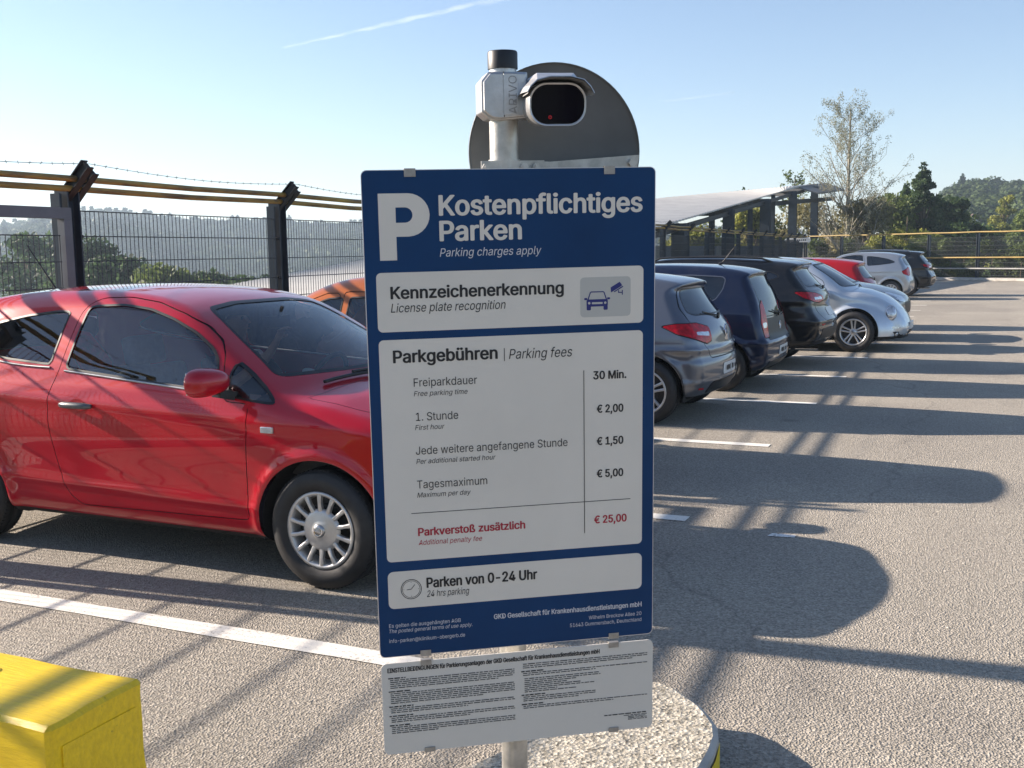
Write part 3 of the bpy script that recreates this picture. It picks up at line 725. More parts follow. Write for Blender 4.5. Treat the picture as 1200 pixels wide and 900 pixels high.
def birch(name, label, loc, h, w, leafmat, n, leaf, seed, trunk='bark_pale'):
    g = random.Random(seed); r = empty(name, loc, 0, label, 'tree')
    mb = MB(); tips = []
    def branch(p, d, L, rad, depth):
        pts = [p]; q = Vector(p); dd = Vector(d).normalized()
        for k in range(3):
            dd = (dd + Vector((g.gauss(0, .10), g.gauss(0, .10), 0.06 + g.gauss(0, .05)))).normalized(); q = q + dd * L / 3; pts.append(q.copy())
        mb.tube(pts, [rad, rad * .8, rad * .6, rad * .35], 5 if depth else 8, caps=False)
        if depth >= 3:
            tips.append(pts[-1]); tips.append(pts[-2]); return
        for k in range(5 if depth < 2 else 4):
            s = pts[1 + (k % 3)]; ang = g.uniform(0, 2 * PI); sp = 0.75 if depth else 0.6
            nd = (dd + Vector((math.cos(ang) * sp, math.sin(ang) * sp, 0.1))).normalized()
            branch(s, nd, L * g.uniform(.5, .72), rad * .5, depth + 1)
    pts = [Vector((0.02 * math.sin(k), 0.02 * k, h * 0.95 * k / 7 - (1 if k == 0 else 0))) for k in range(8)]
    mb.tube(pts, [h * .014 * (1 - k / 8.0) + .012 for k in range(8)], 8)
    for k in range(34):
        t = 0.22 + 0.74 * k / 34; z = h * .95 * t; a = k * 2.4; spread = w / 2 * (1.15 - t) ** 0.7 * (0.55 + 0.45 * min(1, (t - .15) * 4))
        branch(Vector((0, 0, z)), Vector((math.cos(a) * .7, math.sin(a) * .7, .85)), spread * 1.05, .011 * h * (1.05 - t) * .5 + .006, 1 if k % 2 else 2)
    mb.build('trunk', trunk, r)
    cs = [tuple(t) for t in tips]
    V, Q, t = leaves(n, cs, [(.22, .22, .26)] * len(cs), leaf, seed=seed)
    np_mesh('crown', V, Q, leafmat, r, tint=t, smooth=False)
    return r

# ------------------------------------------------------------------ cars
def catmull(P, n=8):
    P = [np.array(p, float) for p in P]; out = []
    Q = [2 * P[0] - P[1]] + P + [2 * P[-1] - P[-2]]
    for i in range(1, len(Q) - 2):
        p0, p1, p2, p3 = Q[i - 1:i + 3]
        for k in range(n):
            t = k / n
            out.append(0.5 * ((2 * p1) + (-p0 + p2) * t + (2 * p0 - 5 * p1 + 4 * p2 - p3) * t * t + (-p0 + 3 * p1 - 3 * p2 + p3) * t ** 3))
    out.append(P[-1]); return np.array(out)
def poly_sdf(px, pz, poly):
    poly = np.asarray(poly, float); A_ = poly; B_ = np.roll(poly, -1, 0)
    px = np.asarray(px); pz = np.asarray(pz); d2 = np.full(px.shape, 1e9); ins = np.zeros(px.shape, bool)
    for a, b in zip(A_, B_):
        e = b - a; l2 = e @ e + 1e-12
        wx, wz = px - a[0], pz - a[1]
        t = np.clip((wx * e[0] + wz * e[1]) / l2, 0, 1)
        d2 = np.minimum(d2, (wx - t * e[0]) ** 2 + (wz - t * e[1]) ** 2)
        c = ((a[1] > pz) != (b[1] > pz))
        with np.errstate(divide='ignore', invalid='ignore'):
            xi = a[0] + (pz - a[1]) / (b[1] - a[1] if b[1] != a[1] else 1e-9) * e[0]
        ins ^= c & (px < xi)
    return np.where(ins, -1, 1) * np.sqrt(d2)
class Field:
    def __init__(s, sp):
        s.sp = sp
        prof = catmull(sp['prof'], 7)
        s.x0 = prof[:, 0].min() - 0.35; s.z0 = 0.0; s.h = 0.015
        nx = int((prof[:, 0].max() + 0.35 - s.x0) / s.h); nz = int((prof[:, 1].max() + 0.35) / s.h)
        gx, gz = np.meshgrid(s.x0 + np.arange(nx) * s.h, np.arange(nz) * s.h - 0.1, indexing='ij'); s.z0 = -0.1
        s.g = poly_sdf(gx, gz, prof)
        sec = catmull(sp['sect'], 6); o = np.argsort(sec[:, 0]); s.sec = sec[o]
        s.xmin, s.xmax = prof[:, 0].min(), prof[:, 0].max(); s.zmax = prof[:, 1].max()
        s.wmax = sec[:, 1].max()
    def A(s, x, z):
        u = np.clip((x - s.x0) / s.h, 0, s.g.shape[0] - 1.001); v = np.clip((z - s.z0) / s.h, 0, s.g.shape[1] - 1.001)
        i = u.astype(int); j = v.astype(int); fu = u - i; fv = v - j; g = s.g
        return (g[i, j] * (1 - fu) + g[i + 1, j] * fu) * (1 - fv) + (g[i, j + 1] * (1 - fu) + g[i + 1, j + 1] * fu) * fv
    def __call__(s, P):
        sp = s.sp; x, y, z = P[:, 0], P[:, 1], P[:, 2]; ay = np.abs(y); y2 = y * y
        x2 = x + sp.get('cf', .2) * y2 * sstep(x, 0, .9) - sp.get('cr', .14) * y2 * sstep(-x, 0.2, 1.0)
        z2 = z + sp.get('b', .09) * y2 * sstep(z, .62, .95)
        a = s.A(x2, z2)
        w = np.interp(z, s.sec[:, 0], s.sec[:, 1]) * (1 - sp.get('tf', .06) * sstep(x, .9, s.xmax) - sp.get('tr', .05) * sstep(-x, .9, -s.xmin))
        b = (ay - w) * 0.95
        r = sp.get('r', .085)
        f = np.minimum(np.maximum(a, b), -r) + np.hypot(np.maximum(a + r, 0), np.maximum(b + r, 0))
        if 'union' in sp: f = sp['union'](f, x, ay, z)
        for xw in (sp['xr'], sp['xf']):
            d = np.hypot(x - xw, z - sp['R'])
            f = f - 0.014 * np.exp(-((d - sp['arch'] - 0.015) / 0.035) ** 2) * sstep(ay, .55, .7) * (z < .9)
        if 'crease' in sp:
            for (pts, hgt, wd) in sp['crease']:
                pts = np.array(pts); zc = np.interp(x, pts[:, 0], pts[:, 1]); m = sstep(x, pts[0, 0] - .1, pts[0, 0] + .1) * (1 - sstep(x, pts[-1, 0] - .1, pts[-1, 0] + .1))
                f = f - hgt * np.exp(-((z - zc) / wd) ** 2) * m * sstep(ay, .5, .65)
        if 'rcrease' in sp:
            for (zc, hgt, wd) in sp['rcrease']:
                f = f - hgt * np.exp(-((z - zc) / wd) ** 2) * sstep(-x, -s.xmin - .55, -s.xmin - .3)
        return f
    def grad(s, P, e=0.006):
        G = np.empty_like(P)
        for k in range(3):
            d = np.zeros(3); d[k] = e; G[:, k] = (s(P + d) - s(P - d)) / (2 * e)
        return G
def surface_net(F, h):
    xs = np.arange(F.xmin - 2 * h, F.xmax + 3 * h, h); ysn = int((F.wmax + .2) / h) + 2; ys_ = np.arange(-ysn, ysn + 1) * h + 0.0007; zs = np.arange(0.04, F.zmax + 3 * h, h)
    X, Y, Z = np.meshgrid(xs, ys_, zs, indexing='ij'); P = np.stack([X, Y, Z], -1).reshape(-1, 3)
    V = F(P).reshape(X.shape); S = V < 0
    nx, ny, nz = X.shape
    cs = [(i, j, k) for i in (0, 1) for j in (0, 1) for k in (0, 1)]
    sub = lambda A_, i, j, k: A_[i:nx - 1 + i, j:ny - 1 + j, k:nz - 1 + k]
    cnt = sum(sub(S, *c).astype(int) for c in cs); act = (cnt > 0) & (cnt < 8)
    idx = -np.ones(act.shape, int); ids = np.argwhere(act); idx[act] = np.arange(len(ids))
    acc = np.zeros((len(ids), 3)); num = np.zeros(len(ids))
    vals = {c: sub(V, *c)[act] for c in cs}
    for a in cs:
        for ax in range(3):
            if a[ax] == 0:
                b = list(a); b[ax] = 1; b = tuple(b); va, vb = vals[a], vals[b]; m = (va < 0) != (vb < 0)
                t = np.where(m, va / np.where(m, va - vb, 1), 0)
                p = np.tile(np.array(a, float), (len(ids), 1)); p[:, ax] += t
                acc[m] += p[m]; num[m] += 1
    C = acc / num[:, None]
    Vt = np.stack([xs[ids[:, 0]] + C[:, 0] * h, ys_[ids[:, 1]] + C[:, 1] * h, zs[ids[:, 2]] + C[:, 2] * h], -1)
    quads = []
    for ax in range(3):
        o1, o2 = [(1, 2), (2, 0), (0, 1)][ax]
        sl = [slice(1, -1)] * 3; sl[ax] = slice(0, -1)
        sl2 = [slice(1, -1)] * 3; sl2[ax] = slice(1, None)
        s1 = S[tuple(sl)]; s2 = S[tuple(sl2)]; e = np.argwhere(s1 != s2); flip = s1[s1 != s2]
        base = e.copy(); base[:, o1] += 1; base[:, o2] += 1; 
        def cell(d1, d2):
            c = base.copy(); c[:, o1] -= d1; c[:, o2] -= d2; return idx[c[:, 0], c[:, 1], c[:, 2]]
        q = np.stack([cell(1, 1), cell(0, 1), cell(0, 0), cell(1, 0)], -1)
        q[~flip] = q[~flip][:, ::-1]; quads.append(q)
    Q = np.concatenate(quads); Q = Q[(Q >= 0).all(1)]
    T = np.concatenate([Q[:, [0, 1, 2]], Q[:, [0, 2, 3]]])
    return Vt, T
class Shell:
    def __init__(s, sp, h):
        s.F = Field(sp); V, T = surface_net(s.F, h)
        for _ in range(4):
            f = s.F(V); G = s.F.grad(V); V = V - G * (f / np.maximum((G * G).sum(1), .05))[:, None]
        s.V = V; s.T = T; s.tag = np.zeros(len(T), int); s.names = ['body']
    def tid(s, n):
        if n not in s.names: s.names.append(n)
        return s.names.index(n)
    def cut(s, fn, src, dst, mask=None):
        """fn(V)->signed distance; triangles tagged in src where fn<0 get dst; crossing ones are split."""
        src = [s.tid(n) for n in src]; dst = s.tid(dst)
        el = np.isin(s.tag, src)
        C = s.V[s.T].mean(1)
        if mask is not None: el &= mask(C)
        ids = np.nonzero(el)[0]
        if not len(ids): return
        g = fn(s.V); gt = g[s.T[ids]]; neg = gt < 0
        full = neg.all(1); s.tag[ids[full]] = dst
        mixed = ids[neg.any(1) & ~full]
        if not len(mixed): return
        V = list(s.V[:0]); newV = []; nv = len(s.V); cache = {}
        newT = []; newTag = []; keep = np.ones(len(s.T), bool)
        def cutv(a, b):
            k = (a, b) if a < b else (b, a)
            if k not in cache:
                t = g[k[0]] / (g[k[0]] - g[k[1]]); newV.append(s.V[k[0]] * (1 - t) + s.V[k[1]] * t); cache[k] = nv + len(newV) - 1
            return cache[k]
        for i in mixed:
            t = s.T[i]; n = [g[v] < 0 for v in t]; keep[i] = False; old = s.tag[i]
            if sum(n) == 1: k = n.index(True); one, two = dst, old
            else: k = n.index(False); one, two = old, dst
            a, b, c = t[k], t[(k + 1) % 3], t[(k + 2) % 3]; ab, ac = cutv(a, b), cutv(a, c)
            newT += [(a, ab, ac), (ab, b, c), (ab, c, ac)]; newTag += [one, two, two]
        NV = np.array(newV)
        f = s.F(NV); G = s.F.grad(NV); NV = NV - G * (f / np.maximum((G * G).sum(1), .05))[:, None]
        s.V = np.vstack([s.V, NV]); s.T = np.vstack([s.T[keep], np.array(newT, int)]); s.tag = np.concatenate([s.tag[keep], np.array(newTag, int)])
    def emit(s, tagname, oname, mat, parent, off=0.0, side=None):
        i = s.tid(tagname); m = s.tag == i
        if side is not None: m &= (s.V[s.T].mean(1)[:, 1] * side) > 0
        T = s.T[m].copy()
        if not len(T): return None
        P_ = s.V[T]; fn_ = np.cross(P_[:, 1] - P_[:, 0], P_[:, 2] - P_[:, 0]); g_ = s.F.grad(P_.mean(1)); fl = (fn_ * g_).sum(1) < 0; T[fl] = T[fl][:, ::-1]
        ok = np.linalg.norm(fn_, axis=1) > 1e-9; T = T[ok]
        u, inv = np.unique(T, return_inverse=True); V = s.V[u]; G = s.F.grad(V); G /= np.linalg.norm(G, axis=1)[:, None] + 1e-9
        return np_mesh(oname, V + G * off, inv.reshape(-1, 3), mat, parent, normals=G)
def roundpoly(P, r=0.03): return [tuple(p) for p in P]
def side_fn(poly):
    poly = chaikin(poly); return lambda V: poly_sdf(V[:, 0], V[:, 2], poly)
def uz_fn(poly, xr): return lambda V: poly_sdf(np.abs(V[:, 1]) + (V[:, 0] - xr), V[:, 2], poly)       # wraps round the rear corner
def uzf_fn(poly, xf): return lambda V: poly_sdf(np.abs(V[:, 1]) + (xf - V[:, 0]), V[:, 2], poly)      # front corner
def yz_fn(poly):
    poly = [(-.5 if abs(a) < 1e-6 else a, b) for a, b in poly]; poly = chaikin(poly, .03); return lambda V: poly_sdf(np.abs(V[:, 1]), V[:, 2], poly)
def xy_fn(poly): return lambda V: poly_sdf(V[:, 0], np.abs(V[:, 1]), poly)
off_fn = lambda fn, d: (lambda V: fn(V) + d)

def make_wheel(name, root, x, y, R, style, side, steer=0.0, width=0.2, rimR=None):
    """tyre mesh (the part) with rim and cap children; side = +1 outer face towards +y"""
    rimR = rimR or R * 0.66
    w = width / 2
    mb = MB()
    prof = [(rimR - .012, -w * .75), (rimR + .01, -w * .92), (rimR + (R - rimR) * .5, -w * 1.0), (R - .022, -w * .95), (R - .006, -w * .78), (R, -w * .45), (R, -w * .06), (R - .008, -w * .05), (R - .008, w * .05), (R, w * .06), (R, w * .45), (R - .006, w * .78), (R - .022, w * .95), (rimR + (R - rimR) * .62, w * 1.0), (rimR + (R - rimR) * .58, w * 1.03), (rimR + (R - rimR) * .3, w * 1.0), (rimR + .012, w * .92), (rimR - .005, w * .80)]
    mb.lathe(prof, None, 56)
    for k in range(72):
        a = 2 * PI * k / 72
        for s in (-1, 1):
            M_ = Matrix.Rotation(-a, 3, 'Y')
            mb.box(M_ @ Vector((R - .0055, s * w * .48, 0)), (.010, w * .50, .010), M_)
    t = mb.build(name, 'tyre_rubber', root); t.location = (x, y, R); t.rotation_euler = (0, 0, (0 if side > 0 else PI) + steer)
    mb = MB()
    o = w * .86
    mb.lathe([(rimR - .004, w * .80), (rimR + .002, o + .004), (rimR - .012, o + .006), (rimR - .022, o - .004), (rimR - .028, o - .04), (rimR - .04, -w * .7)], None, 48)
    if style == 'hubcap':
        nsp = 14
        mb.lathe([(0.0, o + .012), (.042, o + .010), (.062, o + .0), (.088, o + .004), (.102, o - .004), (.108, o - .016)], None, 48)
        for k in range(nsp):
            a = 2 * PI * (k + .5) / nsp; d = Vector((math.cos(a), 0, math.sin(a))); tn = Vector((-math.sin(a), 0, math.cos(a)))
            vs = []
            for rr, hw, dp in ((.088, .0125, o - .001), (.14, .0090, o + .006), (rimR - .014, .0125, o + .004)):
                for sgn, dd in ((-1, -.022), (-1, -.003), (-.5, .0), (.5, 0.0), (1, -.003), (1, -.022)): vs.append(d * rr + tn * hw * sgn + Vector((0, dp + dd, 0)))
            fs = [(i * 6 + j, i * 6 + j + 1, i * 6 + 6 + j + 1, i * 6 + 6 + j) for i in range(2) for j in range(5)]
            mb.add(vs, fs)
        rm = mb.build('rim', 'hubcap_silver', t)
        c = MB(); c.lathe([(0.0, o + .022), (.026, o + .021), (.032, o + .016), (.034, o + .012)], None, 28); c.build('centre_cap', 'brushed_steel', t)
        # round badge with a lightning bar
        c = MB(); c.lathe([(.021, o + .0225), (.026, o + .0245), (.0265, o + .0215)], None, 28)
        for a_, b_ in (((-.026, -.006), (.005, .004)), ((-.005, -.004), (.026, .006))): c.beam((a_[0], o + .0235, a_[1]), (b_[0], o + .0235, b_[1]), .002, .004, (0, 1, 0))
        c.build('badge', 'chrome', t)
    else:
        nsp, pair = {'star5': (5, True), 'five': (5, False), 'seven': (7, False), 'ten': (10, False), 'steel': (9, False)}[style]
        mb.lathe([(0.0, o - .010), (.03, o - .010), (.055, o - .018), (.06, o - .04)], None, 28)
        for k in range(nsp):
            for q in ((-1, 1) if pair else (0,)):
                a = 2 * PI * k / nsp + 0.3; d = Vector((math.cos(a), 0, math.sin(a))); tn = Vector((-math.sin(a), 0, math.cos(a)))
                vs = []
                hw0 = .012 if pair else .028
                for rr, hw, dp, sh in ((.03, hw0, o - .014, .016 * q), ((rimR) * .55, hw0 * .9, o - .008, .024 * q), (rimR - .012, hw0 * 1.1, o - .002, .034 * q)):
                    for sgn, dd in ((-1, -.03), (-1, -.004), (-.5, .0), (.5, .0), (1, -.004), (1, -.03)): vs.append(d * rr + tn * (hw * sgn + sh) + Vector((0, dp + dd, 0)))
                mb.add(vs, [(i * 6 + j, i * 6 + j + 1, i * 6 + 6 + j + 1, i * 6 + 6 + j) for i in range(2) for j in range(5)])
        mb.build('rim', 'alloy_silver', t)
        c = MB(); c.lathe([(0.0, o - .006), (.022, o - .007), (.028, o - .012)], None, 20); c.build('centre_cap', 'brushed_steel', t)
    c = MB(); c.lathe([(0.0, o - .062), (rimR - .02, o - .062)], None, 24); c.lathe([(.02, o - .05), (.125, o - .05), (.13, o - .056)], None, 24, smooth=False); c.build('brake_disc', 'wheel_dark', t)
    return t
def torus(mb, c, R, r, M=None, n=28, m=8, arc=2 * PI, mi=0):
    pts = [Vector((R * math.cos(a), R * math.sin(a), 0)) for a in [arc * k / n for k in range(n + 1)]]
    if M is not None: pts = [M @ p for p in pts]
    mb.tube([p + Vector(c) for p in pts], r, m, caps=False, mi=mi)
def cushion(name, c, size, root, mat='seat_fabric', rot=0.0, par=None):
    bm = bmesh.new(); bmesh.ops.create_cube(bm, size=1.0); bmesh.ops.scale(bm, vec=size, verts=bm.verts)
    bmesh.ops.bevel(bm, geom=list(bm.edges), offset=min(size) * .32, segments=3, affect='EDGES', profile=.6)
    bmesh.ops.rotate(bm, matrix=Matrix.Rotation(rot, 3, 'Y'), verts=bm.verts); bmesh.ops.translate(bm, vec=c, verts=bm.verts)
    for f in bm.faces: f.smooth = True
    me = D.meshes.new(name); bm.to_mesh(me); bm.free(); return link(name, me, mat, par or root)

def make_car(name, label, loc, rz, sp, group=None, h=0.04, cat='car'):
    root = empty(name, (*loc, 0.0), rz, label, cat, group); root.scale = (sp.get('xscale', 1), 1, 1)
    S = Shell(sp, h); xr, xf, R, ar = sp['xr'], sp['xf'], sp['R'], sp['arch']
    # wheel openings
    for xw in (xr, xf):
        S.cut(lambda V: np.hypot(V[:, 0] - xw, V[:, 2] - R) - ar, ['body'], 'hole', lambda C: (np.abs(C[:, 1]) > sp.get('wy', .5)) & (C[:, 2] < .95))
    under = sp.get('under', .26)
    ymask = lambda C: np.abs(C[:, 1]) > .33
    # glass and panels seen from the side
    for nm, poly, mat in sp.get('side_panels', []):     # doors: seam + own mesh
        fn = side_fn(poly); S.cut(fn, ['body'], 'seam', ymask); S.cut(off_fn(fn, .0045 if h < .03 else .007), ['seam'], nm, lambda C: (np.abs(C[:, 1]) > .33) & (poly_sdf(C[:, 0], C[:, 2], poly) < .02))
    doors = [p[0] for p in sp.get('side_panels', [])]
    for nm, poly in sp.get('side_glass', []):
        fn = side_fn(poly); S.cut(fn, ['body', 'seam'] + doors, 'rubber', ymask); S.cut(off_fn(fn, .011), ['rubber'], nm, lambda C: (np.abs(C[:, 1]) > .33) & (poly_sdf(C[:, 0], C[:, 2], poly) < .02))
    if 'wind' in sp:
        fn = yz_fn(sp['wind']); mk = lambda C: C[:, 0] > sp.get('windx', .05)
        hood_top = sp.get('windx1', 1.6)
        mk2 = lambda C: (C[:, 0] > sp.get('windx', .05)) & (C[:, 0] < hood_top)
        S.cut(fn, ['body'], 'rubber_w', mk2); S.cut(off_fn(fn, .014), ['rubber_w'], 'windscreen', mk2)
    if 'hood' in sp:
        fn = xy_fn(sp['hood']); mk = lambda C: (C[:, 2] > .6) & (C[:, 0] > .6)
        S.cut(fn, ['body'], 'seam', mk); S.cut(off_fn(fn, .004), ['seam'], 'bonnet', lambda C: (C[:, 2] > .6) & (C[:, 0] > .6) & (poly_sdf(C[:, 0], np.abs(C[:, 1]), sp['hood']) < .02))
    for nm, poly in sp.get('tail_lamps', []):
        fn = uz_fn(poly, S.F.xmin)
        if 'clear' in nm: S.cut(fn, ['tl'], nm, lambda C: (C[:, 0] < xr + .25)); continue
        S.cut(fn, ['body'], 'lampgap', lambda C: (C[:, 0] < xr + .25)); S.cut(off_fn(fn, .009), ['lampgap'], nm, lambda C: (C[:, 0] < xr + .25))
    if 'rear_glass' in sp:
        fn = yz_fn(sp['rear_glass']); mk = lambda C: C[:, 0] < sp.get('rgx', xr + .1)
        S.cut(fn, ['body'], 'rubber_r', mk); S.cut(off_fn(fn, .012), ['rubber_r'], 'rear_window', mk)
    if 'hatch' in sp:
        fn = yz_fn(sp['hatch']); mk = lambda C: C[:, 0] < xr + .1
        S.cut(fn, ['body'], 'seam', mk); S.cut(off_fn(fn, .009), ['seam'], 'tailgate', lambda C: (C[:, 0] < xr + .1) & (poly_sdf(np.abs(C[:, 1]), C[:, 2], sp['hatch']) < .02))
    for nm, poly, mat in sp.get('rear_patches', []):
        S.cut(yz_fn(poly), ['body', 'tailgate', 'rear_window'] if nm != 'number_plate' else ['body', 'tailgate'], nm, lambda C: C[:, 0] < xr - .1)
    for nm, poly in sp.get('head_lamps', []):
        fn = uzf_fn(poly, S.F.xmax); S.cut(fn, ['body', 'bonnet'], 'lampgap', lambda C: (C[:, 0] > xf - .2)); S.cut(off_fn(fn, .004), ['lampgap'], nm, lambda C: (C[:, 0] > xf - .2))
    for nm, poly, mat in sp.get('front_patches', []):
        S.cut(yz_fn(poly), ['body'], nm, lambda C: C[:, 0] > xf + .3)
    if 'clad' in sp: S.cut(lambda V: V[:, 2] - sp['clad'] - 0.0 * V[:, 0], ['body'], 'sill_trim')
    S.cut(lambda V: V[:, 2] - under, ['body', 'sill_trim'] + doors, 'under')
    pm = sp['paint']
    S.emit('body', 'body', pm, root)
    S.emit('seam', 'panel_gap', 'seam_black', root, -.006)
    S.emit('lampgap', 'lamp_seal', 'seam_black', root, -.003)
    S.emit('under', 'underbody', 'underbody', root)
    S.emit('sill_trim', 'lower_cladding', 'black_plastic', root, .004)
    for sd in (1, -1): S.emit('rubber', 'window_seal', sp.get('seal', 'trim_rubber'), root, .002, sd)
    S.emit('rubber_w', 'windscreen_seal', 'trim_rubber', root, .001)
    S.emit('rubber_r', 'rear_window_seal', 'trim_rubber', root, .001)
    gm = sp.get('glass', 'tinted_car_glass')
    S.emit('windscreen', 'windscreen', sp.get('wglass', gm), root, -.003)
    S.emit('rear_window', 'rear_window', gm, root, -.003)
    S.emit('bonnet', 'bonnet', pm, root); tg = S.emit('tailgate', 'tailgate', pm, root)
    for sd in (1, -1):
        for nm, poly, mat in sp.get('side_panels', []): S.emit(nm, 'door', mat or pm, root, 0, sd)
        for nm in sorted(set(n for n, p in sp.get('side_glass', []))): S.emit(nm, 'side_window', gm, root, -.004, sd)
        for nm in sorted(set(n for n, p in sp.get('tail_lamps', []))): S.emit(nm, 'tail_lamp', 'lamp_clear' if 'clear' in nm else 'lamp_red', root, .005, sd)
        for nm in sorted(set(n for n, p in sp.get('head_lamps', []))): S.emit(nm, 'headlamp', 'lamp_clear', root, .004, sd)
    for nm, poly, mat in sp.get('rear_patches', []) + sp.get('front_patches', []): S.emit(nm, nm, mat or pm, root, .004)
    # wheel wells and wheels
    W = S.F.wmax
    for xw in (xr, xf):
        for sd in (-1, 1):
            mb = MB()
            y0, y1 = .40 * sd, (W - .055) * sd; n = 20; vs = []
            for yy in (y0, y1):
                for k in range(n + 1):
                    a = -0.25 + (PI + .5) * k / n; vs.append((xw + (ar + .012) * math.cos(a), yy, max(.12, R + (ar + .012) * math.sin(a))))
            mb.add(vs, [(k, k + 1, n + 2 + k, n + 1 + k) for k in range(n)])
            mb.add(vs[:n + 1], [tuple(range(n + 1))])
            mb.build('wheel_arch_liner', 'underbody', root)
    tw = sp.get('tyre_w', .2); yo = sp.get('wheel_y', W - .035)
    for xw, st in ((xr, 0.0), (xf, sp.get('steer', 0.0))):
        for sd in (1, -1): make_wheel('wheel', root, xw, (yo - tw / 2) * sd, R, sp.get('rim', 'five'), sd, st, tw, sp.get('rimR'))
    # floor tub and seats
    zs = sp.get('seat_z', .40)
    mb = MB(); mb.box((0.0, 0, .24), (xf - xr - .55, 1.3, .03)); mb.build('cabin_floor', 'cabin_plastic', root)
    sx = sp.get('seat_x', -.12)
    for yy in (.36, -.36):
        s = cushion('seat', (sx + .1, yy, zs), (.52, .50, .2), root); cushion('backrest', (sx - .24, yy, zs + .33), (.15, .48, .62), root, rot=-.25, par=s); cushion('headrest', (sx - .35, yy, zs + .72), (.10, .26, .17), root, rot=-.2, par=s)
    s = cushion('rear_bench', (sx - .88, 0, zs), (.5, 1.2, .18), root); cushion('bench_backrest', (sx - 1.18, 0, zs + .27), (.14, 1.15, .52), root, rot=-.3, par=s)
    dx = sp.get('dash_x', .78); zb = sp.get('dash_z', .86)
    mb = MB(); mb.prism([(dx - .18, zb - .32), (dx - .12, zb - .03), (dx + .0, zb + .035), (dx + .2, zb + .045), (dx + .42, zb + .03), (dx + .42, zb - .4)], lambda a, b: (a, -.66, b), lambda a, b: (a, .66, b)); mb.build('dashboard', 'cabin_plastic', root, bevel=.02)
    mb = MB(); Ms = Matrix.Rotation(math.radians(-66), 4, 'Y'); sc = Vector((dx - .30, .36, zb - .02))
    torus(mb, sc, .185, .016, Ms.to_3x3()); Ms3 = Ms.to_3x3()
    mb.box(sc, (.11, .13, .03), Ms3); 
    for a in (0, PI, PI * 1.5): 
        d = Ms3 @ Vector((math.sin(a + PI / 2) * .17 if False else math.cos(a - PI / 2) * .17, math.sin(a - PI / 2) * .17, 0)); mb.beam(sc, sc + d, .035, .012, Ms3 @ Vector((0, 0, 1)))
    mb.tube([sc, sc + Vector((.25, 0, -.1))], .03, 8); mb.build('steering_wheel', 'black_plastic', root)
    # mirrors, handles, wiper, antenna
    mx, mz = sp.get('mirror', (.70, 1.02)); mw = S.F.wmax + .11
    for sd in (1, -1):
        bm = bmesh.new(); bmesh.ops.create_uvsphere(bm, u_segments=20, v_segments=12, radius=1.0)
        for v in bm.verts:
            x, y, z = [math.copysign(abs(c) ** .78, c) for c in v.co]; x = x * (.095 if x > 0 else .030); y = y * .122; z = z * .072 * (1 - .10 * (x > 0) * x / .095)
            if x < 0: pass
            v.co = (x + y * .12 * 1, y, z * (1 - .12 * (y / .125)))
        for f in bm.faces: f.smooth = True
        me = D.meshes.new('wing_mirror'); bm.to_mesh(me); bm.free()
        m_ = link('wing_mirror', me, sp.get('mirror_mat', pm), root); m_.location = (mx, sd * (mw - .0), mz); m_.scale = (1, -sd, 1)
        mb = MB(); mb.box((-.027, 0, 0), (.006, .20, .11)); g_ = mb.build('mirror_pane', 'mirror_glass', m_, bevel=.002)
        mb = MB(); mb.beam((mx + .02, sd * (mw - .06), mz - .06), (mx + .06, sd * (mw - .20), mz - .095), .07, .045); mb.build('mirror_foot', 'black_plastic', root)
    for hx, hz in sp.get('handles', []):
        for sd in (1, -1):
            P0 = np.array([[hx, sd * (S.F.wmax), hz]])
            for _ in range(6): f = S.F(P0); P0[:, 1] -= sd * f
            y = P0[0, 1]
            mb = MB(); pts = [(hx - .115 + .023 * k, y + sd * (.008 + .026 * math.sin(PI * k / 10) ** .6), hz + .004 * math.sin(PI * k / 10)) for k in range(11)]
            mb.tube(pts, [.012, .016, .018, .018, .018, .018, .018, .018, .018, .016, .012], 8); mb.build('door_handle', sp.get('handle_mat', pm), root)
            mb = MB(); Mh = Matrix.Translation((hx, y - sd * .001, hz)) @ (Matrix.Identity(4) if sd > 0 else Matrix.Rotation(PI, 4, 'Z'))
            vs = [(.058 * math.cos(t), .002, .036 * math.sin(t)) for t in [2 * PI * k / 20 for k in range(20)]]; mb.add([Mh @ Vector(v) for v in vs], [tuple(range(20))]); mb.build('handle_recess', sp.get('recess', 'seam_black'), root)
    if 'rwiper' in sp:
        wx, wz, ln = sp['rwiper']; mb = MB()
        def rearpt(y, z, o=.02):
            P0 = np.array([[S.F.xmin - .05, y, z]])
            for _ in range(12): P0[:, 0] += S.F(P0) * .9
            return Vector((P0[0, 0] - o, y, z))
        a = rearpt(0.0, wz); b = rearpt(ln, wz + .05); mb.tube([a, b], .008, 6); mb.tube([a - Vector((.01, 0, 0)), a + Vector((.01, 0, 0))], .03, 10); mb.build('rear_wiper', 'black_plastic', root)
    if 'wipers' in sp:
        for (x0, y0, x1, y1) in sp['wipers']:
            def toppt(x, y, o=.018):
                P0 = np.array([[x, y, S.F.zmax + .05]])
                for _ in range(16): P0[:, 2] -= S.F(P0) * .8
                return Vector((x, y, P0[0, 2] + o))
            mb = MB(); pts = [toppt(x0 + (x1 - x0) * k / 8, y0 + (y1 - y0) * k / 8) for k in range(9)]; mb.tube(pts, .010, 6); 
            mb.tube([p + Vector((-.012, 0, .014)) for p in pts[:6]], .009, 6); mb.build('wiper', 'black_plastic', root)
    if 'antenna' in sp:
        ax, az, al, back = sp['antenna']; mb = MB(); mb.tube([(ax, 0, az), (ax - back, 0, az + al)], [.007, .003], 6); mb.tube([(ax + .03, 0, az - .01), (ax - .01, 0, az + .015)], [.02, .01], 8); mb.build('antenna', 'black_plastic', root)
